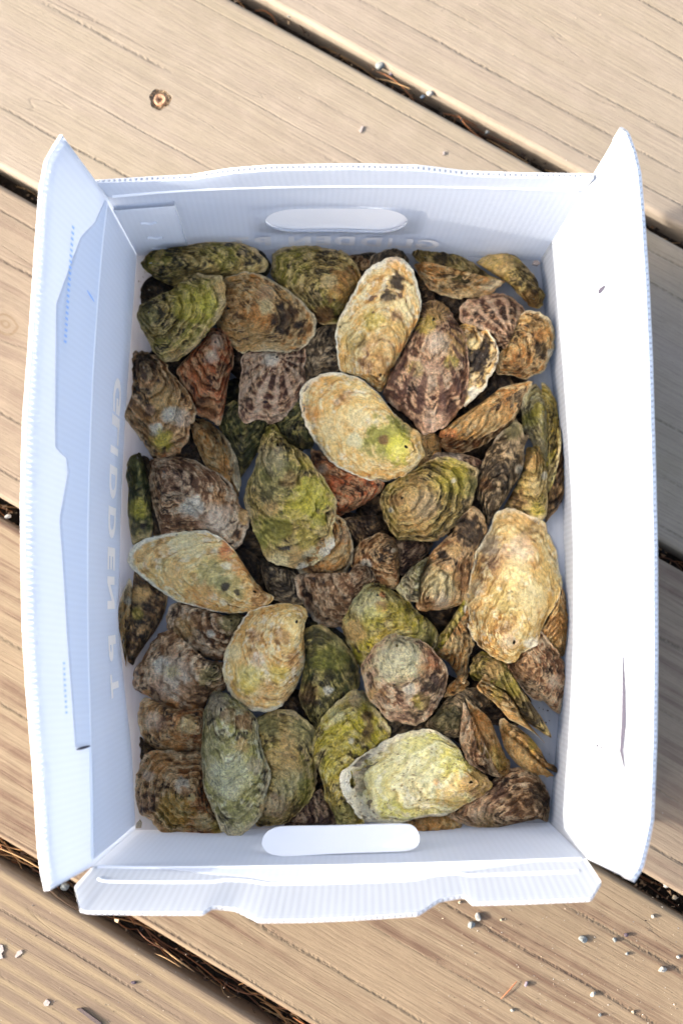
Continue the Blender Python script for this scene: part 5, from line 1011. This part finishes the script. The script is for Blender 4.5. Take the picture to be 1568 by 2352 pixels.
oy(6, 'mauve', "round oyster with a pale grey cap and banded dark skirt, lower centre", (425, 45), [(213, 245), (258, 170), (308, 100), (378, 50), (430, 32), (500, 53), (582, 70), (652, 120), (703, 180), (753, 240), (768, 310), (743, 420), (692, 512), (622, 592), (560, 623), (480, 608), (388, 582), (318, 512), (256, 442), (226, 350)], H=14, md=.5, nl=5, step=1.6, ribs=16, ribz=.8, stripe=('purple', .5, .55, .95), spots=[(450, 200, 190, 'pale', .75), (400, 120, 110, 'grey', .3), (470, 370, 70, 'dark', .4), (520, 390, 45, 'white', .55), (650, 200, 80, 'red', .3), (620, 280, 60, 'orange', .35), (680, 350, 90, 'dark', .6), (560, 540, 80, 'dark', .5), (600, 470, 60, 'ygreen', .5), (300, 420, 60, 'tan', .5), (430, 560, 60, 'purple', .5)], light=.9)
oy(6, 'tan', "small tan oyster poking out right of the handle tab", (480, 1300), [(440, 1280), (520, 1200), (680, 1170), (790, 1170), (858, 1250), (836, 1292), (740, 1313), (640, 1334), (560, 1324), (470, 1330)], H=7, nl=7, rim=.1, spots=[(650, 1260, 120, 'orange', .4), (600, 1290, 60, 'brown', .5)])
oy(6, 'mauve', "wide brown oyster with rippled grey rings, bottom right corner", (1395, 1230), [(760, 1190), (850, 1120), (940, 1040), (1040, 980), (1100, 930), (1180, 885), (1262, 887), (1334, 930), (1384, 1000), (1414, 1080), (1414, 1160), (1397, 1238), (1350, 1222), (1260, 1234), (1180, 1252), (1060, 1278), (960, 1272), (880, 1258), (806, 1222)], H=12, md=.7, nl=9, spots=[(1080, 1040, 80, 'purple', .6), (1350, 1080, 110, 'dark', .6), (1000, 1240, 80, 'tan', .5), (960, 1150, 110, 'lilac', .3), (1240, 1100, 120, 'brown', .6)], gain=.8)
oy(6, 'pale', "large pale green oyster with a thick white lip, bottom centre right", (1030, 990), [(78, 930), (160, 868), (200, 828), (310, 758), (400, 698), (500, 663), (600, 648), (680, 653), (762, 698), (832, 760), (872, 838), (952, 898), (1012, 948), (1048, 1000), (1003, 1052), (902, 1112), (832, 1152), (762, 1192), (640, 1203), (540, 1223), (440, 1253), (340, 1243), (240, 1233), (178, 1192), (127, 1112), (87, 1030)], H=14, md=.6, nl=4, step=2.0, rim=.12, rima=.95, spots=[(560, 850, 200, 'pale', .5), (780, 850, 110, 'lime', .45), (950, 1000, 130, 'brown', .75), (800, 1080, 110, 'tan', .6), (830, 980, 70, 'tan', .5), (690, 985, 25, 'red', .35), (560, 720, 120, 'lime', .25), (160, 1000, 80, 'white', .8), (180, 1130, 80, 'white', .8), (270, 1200, 60, 'white', .7), (420, 740, 90, 'gg', .3)], dots=.9, dark=.35, lamc=.8, gain=.88)
oy(6, 'tan', "upright rusty streaked oyster with a white edge, lower right", (1110, 940), [(878, 447), (922, 488), (982, 528), (1033, 580), (1063, 650), (1093, 730), (1123, 800), (1163, 860), (1168, 905), (1112, 947), (1030, 937), (958, 902), (896, 862), (856, 790), (842, 700), (847, 600), (862, 510)], H=6, k=(.8, .7), seam=[(880, 450), (910, 560), (935, 690), (970, 800), (1030, 890), (1110, 945)], v1={'pal': 'tan', 'spots': [(980, 620, 70, 'orange', .6), (1000, 740, 60, 'brown', .6), (1060, 850, 90, 'ygreen', .35)], 'stripe': ('brown', .5, .1, .95)}, v2={'pal': 'mauve', 'rim': .3, 'rima': .8}, nl=8)
oy(6, 'tan', "small amber closed oyster by the lower right wall, dark at its tip", (1440, 930), [(1095, 635), (1105, 556), (1142, 600), (1222, 640), (1292, 700), (1352, 770), (1393, 850), (1440, 880), (1474, 900), (1443, 948), (1390, 948), (1290, 922), (1210, 872), (1148, 802), (1117, 722)], seam=[(1098, 640), (1180, 690), (1250, 740), (1320, 830), (1370, 880), (1440, 945)], H=9, k=(.3, .3), nl=7, v1={'spots': [(1310, 730, 60, 'ygreen', .5), (1440, 910, 40, 'dark', .7)]}, v2={'spots': [(1250, 820, 80, 'tan', .5)]}, pc=40)

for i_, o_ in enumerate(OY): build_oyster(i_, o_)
chip("shell_chip", 1229, 606, .012, [(-9, 3), (-4, -6), (5, -7), (10, 1), (3, 6), (-3, 4)], M_CHIP, "white shell chip in the far right corner of the box", .0015)
chip("shell_chip", 320, 1893, .012, [(-6, 8), (-5, -3), (2, -10), (6, -4), (5, 7)], SM['cream'], "tan shell chip in the near left corner of the box", .002)
V = []; Fc = []
for k in range(60):
    px, py = (rs.uniform(316, 400), rs.uniform(585, 700)) if k < 35 else (rs.uniform(1215, 1262), rs.uniform(1600, 1780))
    c = un(px, py, .0064); sz = rs.uniform(.0003, .0009); q = rs.normal(size=(4, 3)); q /= np.linalg.norm(q, axis=1)[:, None]; b = len(V)
    V += list(c + q * sz); Fc += [(b, b + 1, b + 2), (b, b + 2, b + 3), (b, b + 3, b + 1), (b + 1, b + 3, b + 2)]
tag(mesh_obj("mud_crumbs", V, np.array(Fc), M_TW, None, False), "dark mud crumbs on the floor of the box", "crumbs", kind='stuff')
SC['pile_top'] = float(HG.max())
print("PILE", HG.max(), "oysters", len(OY))
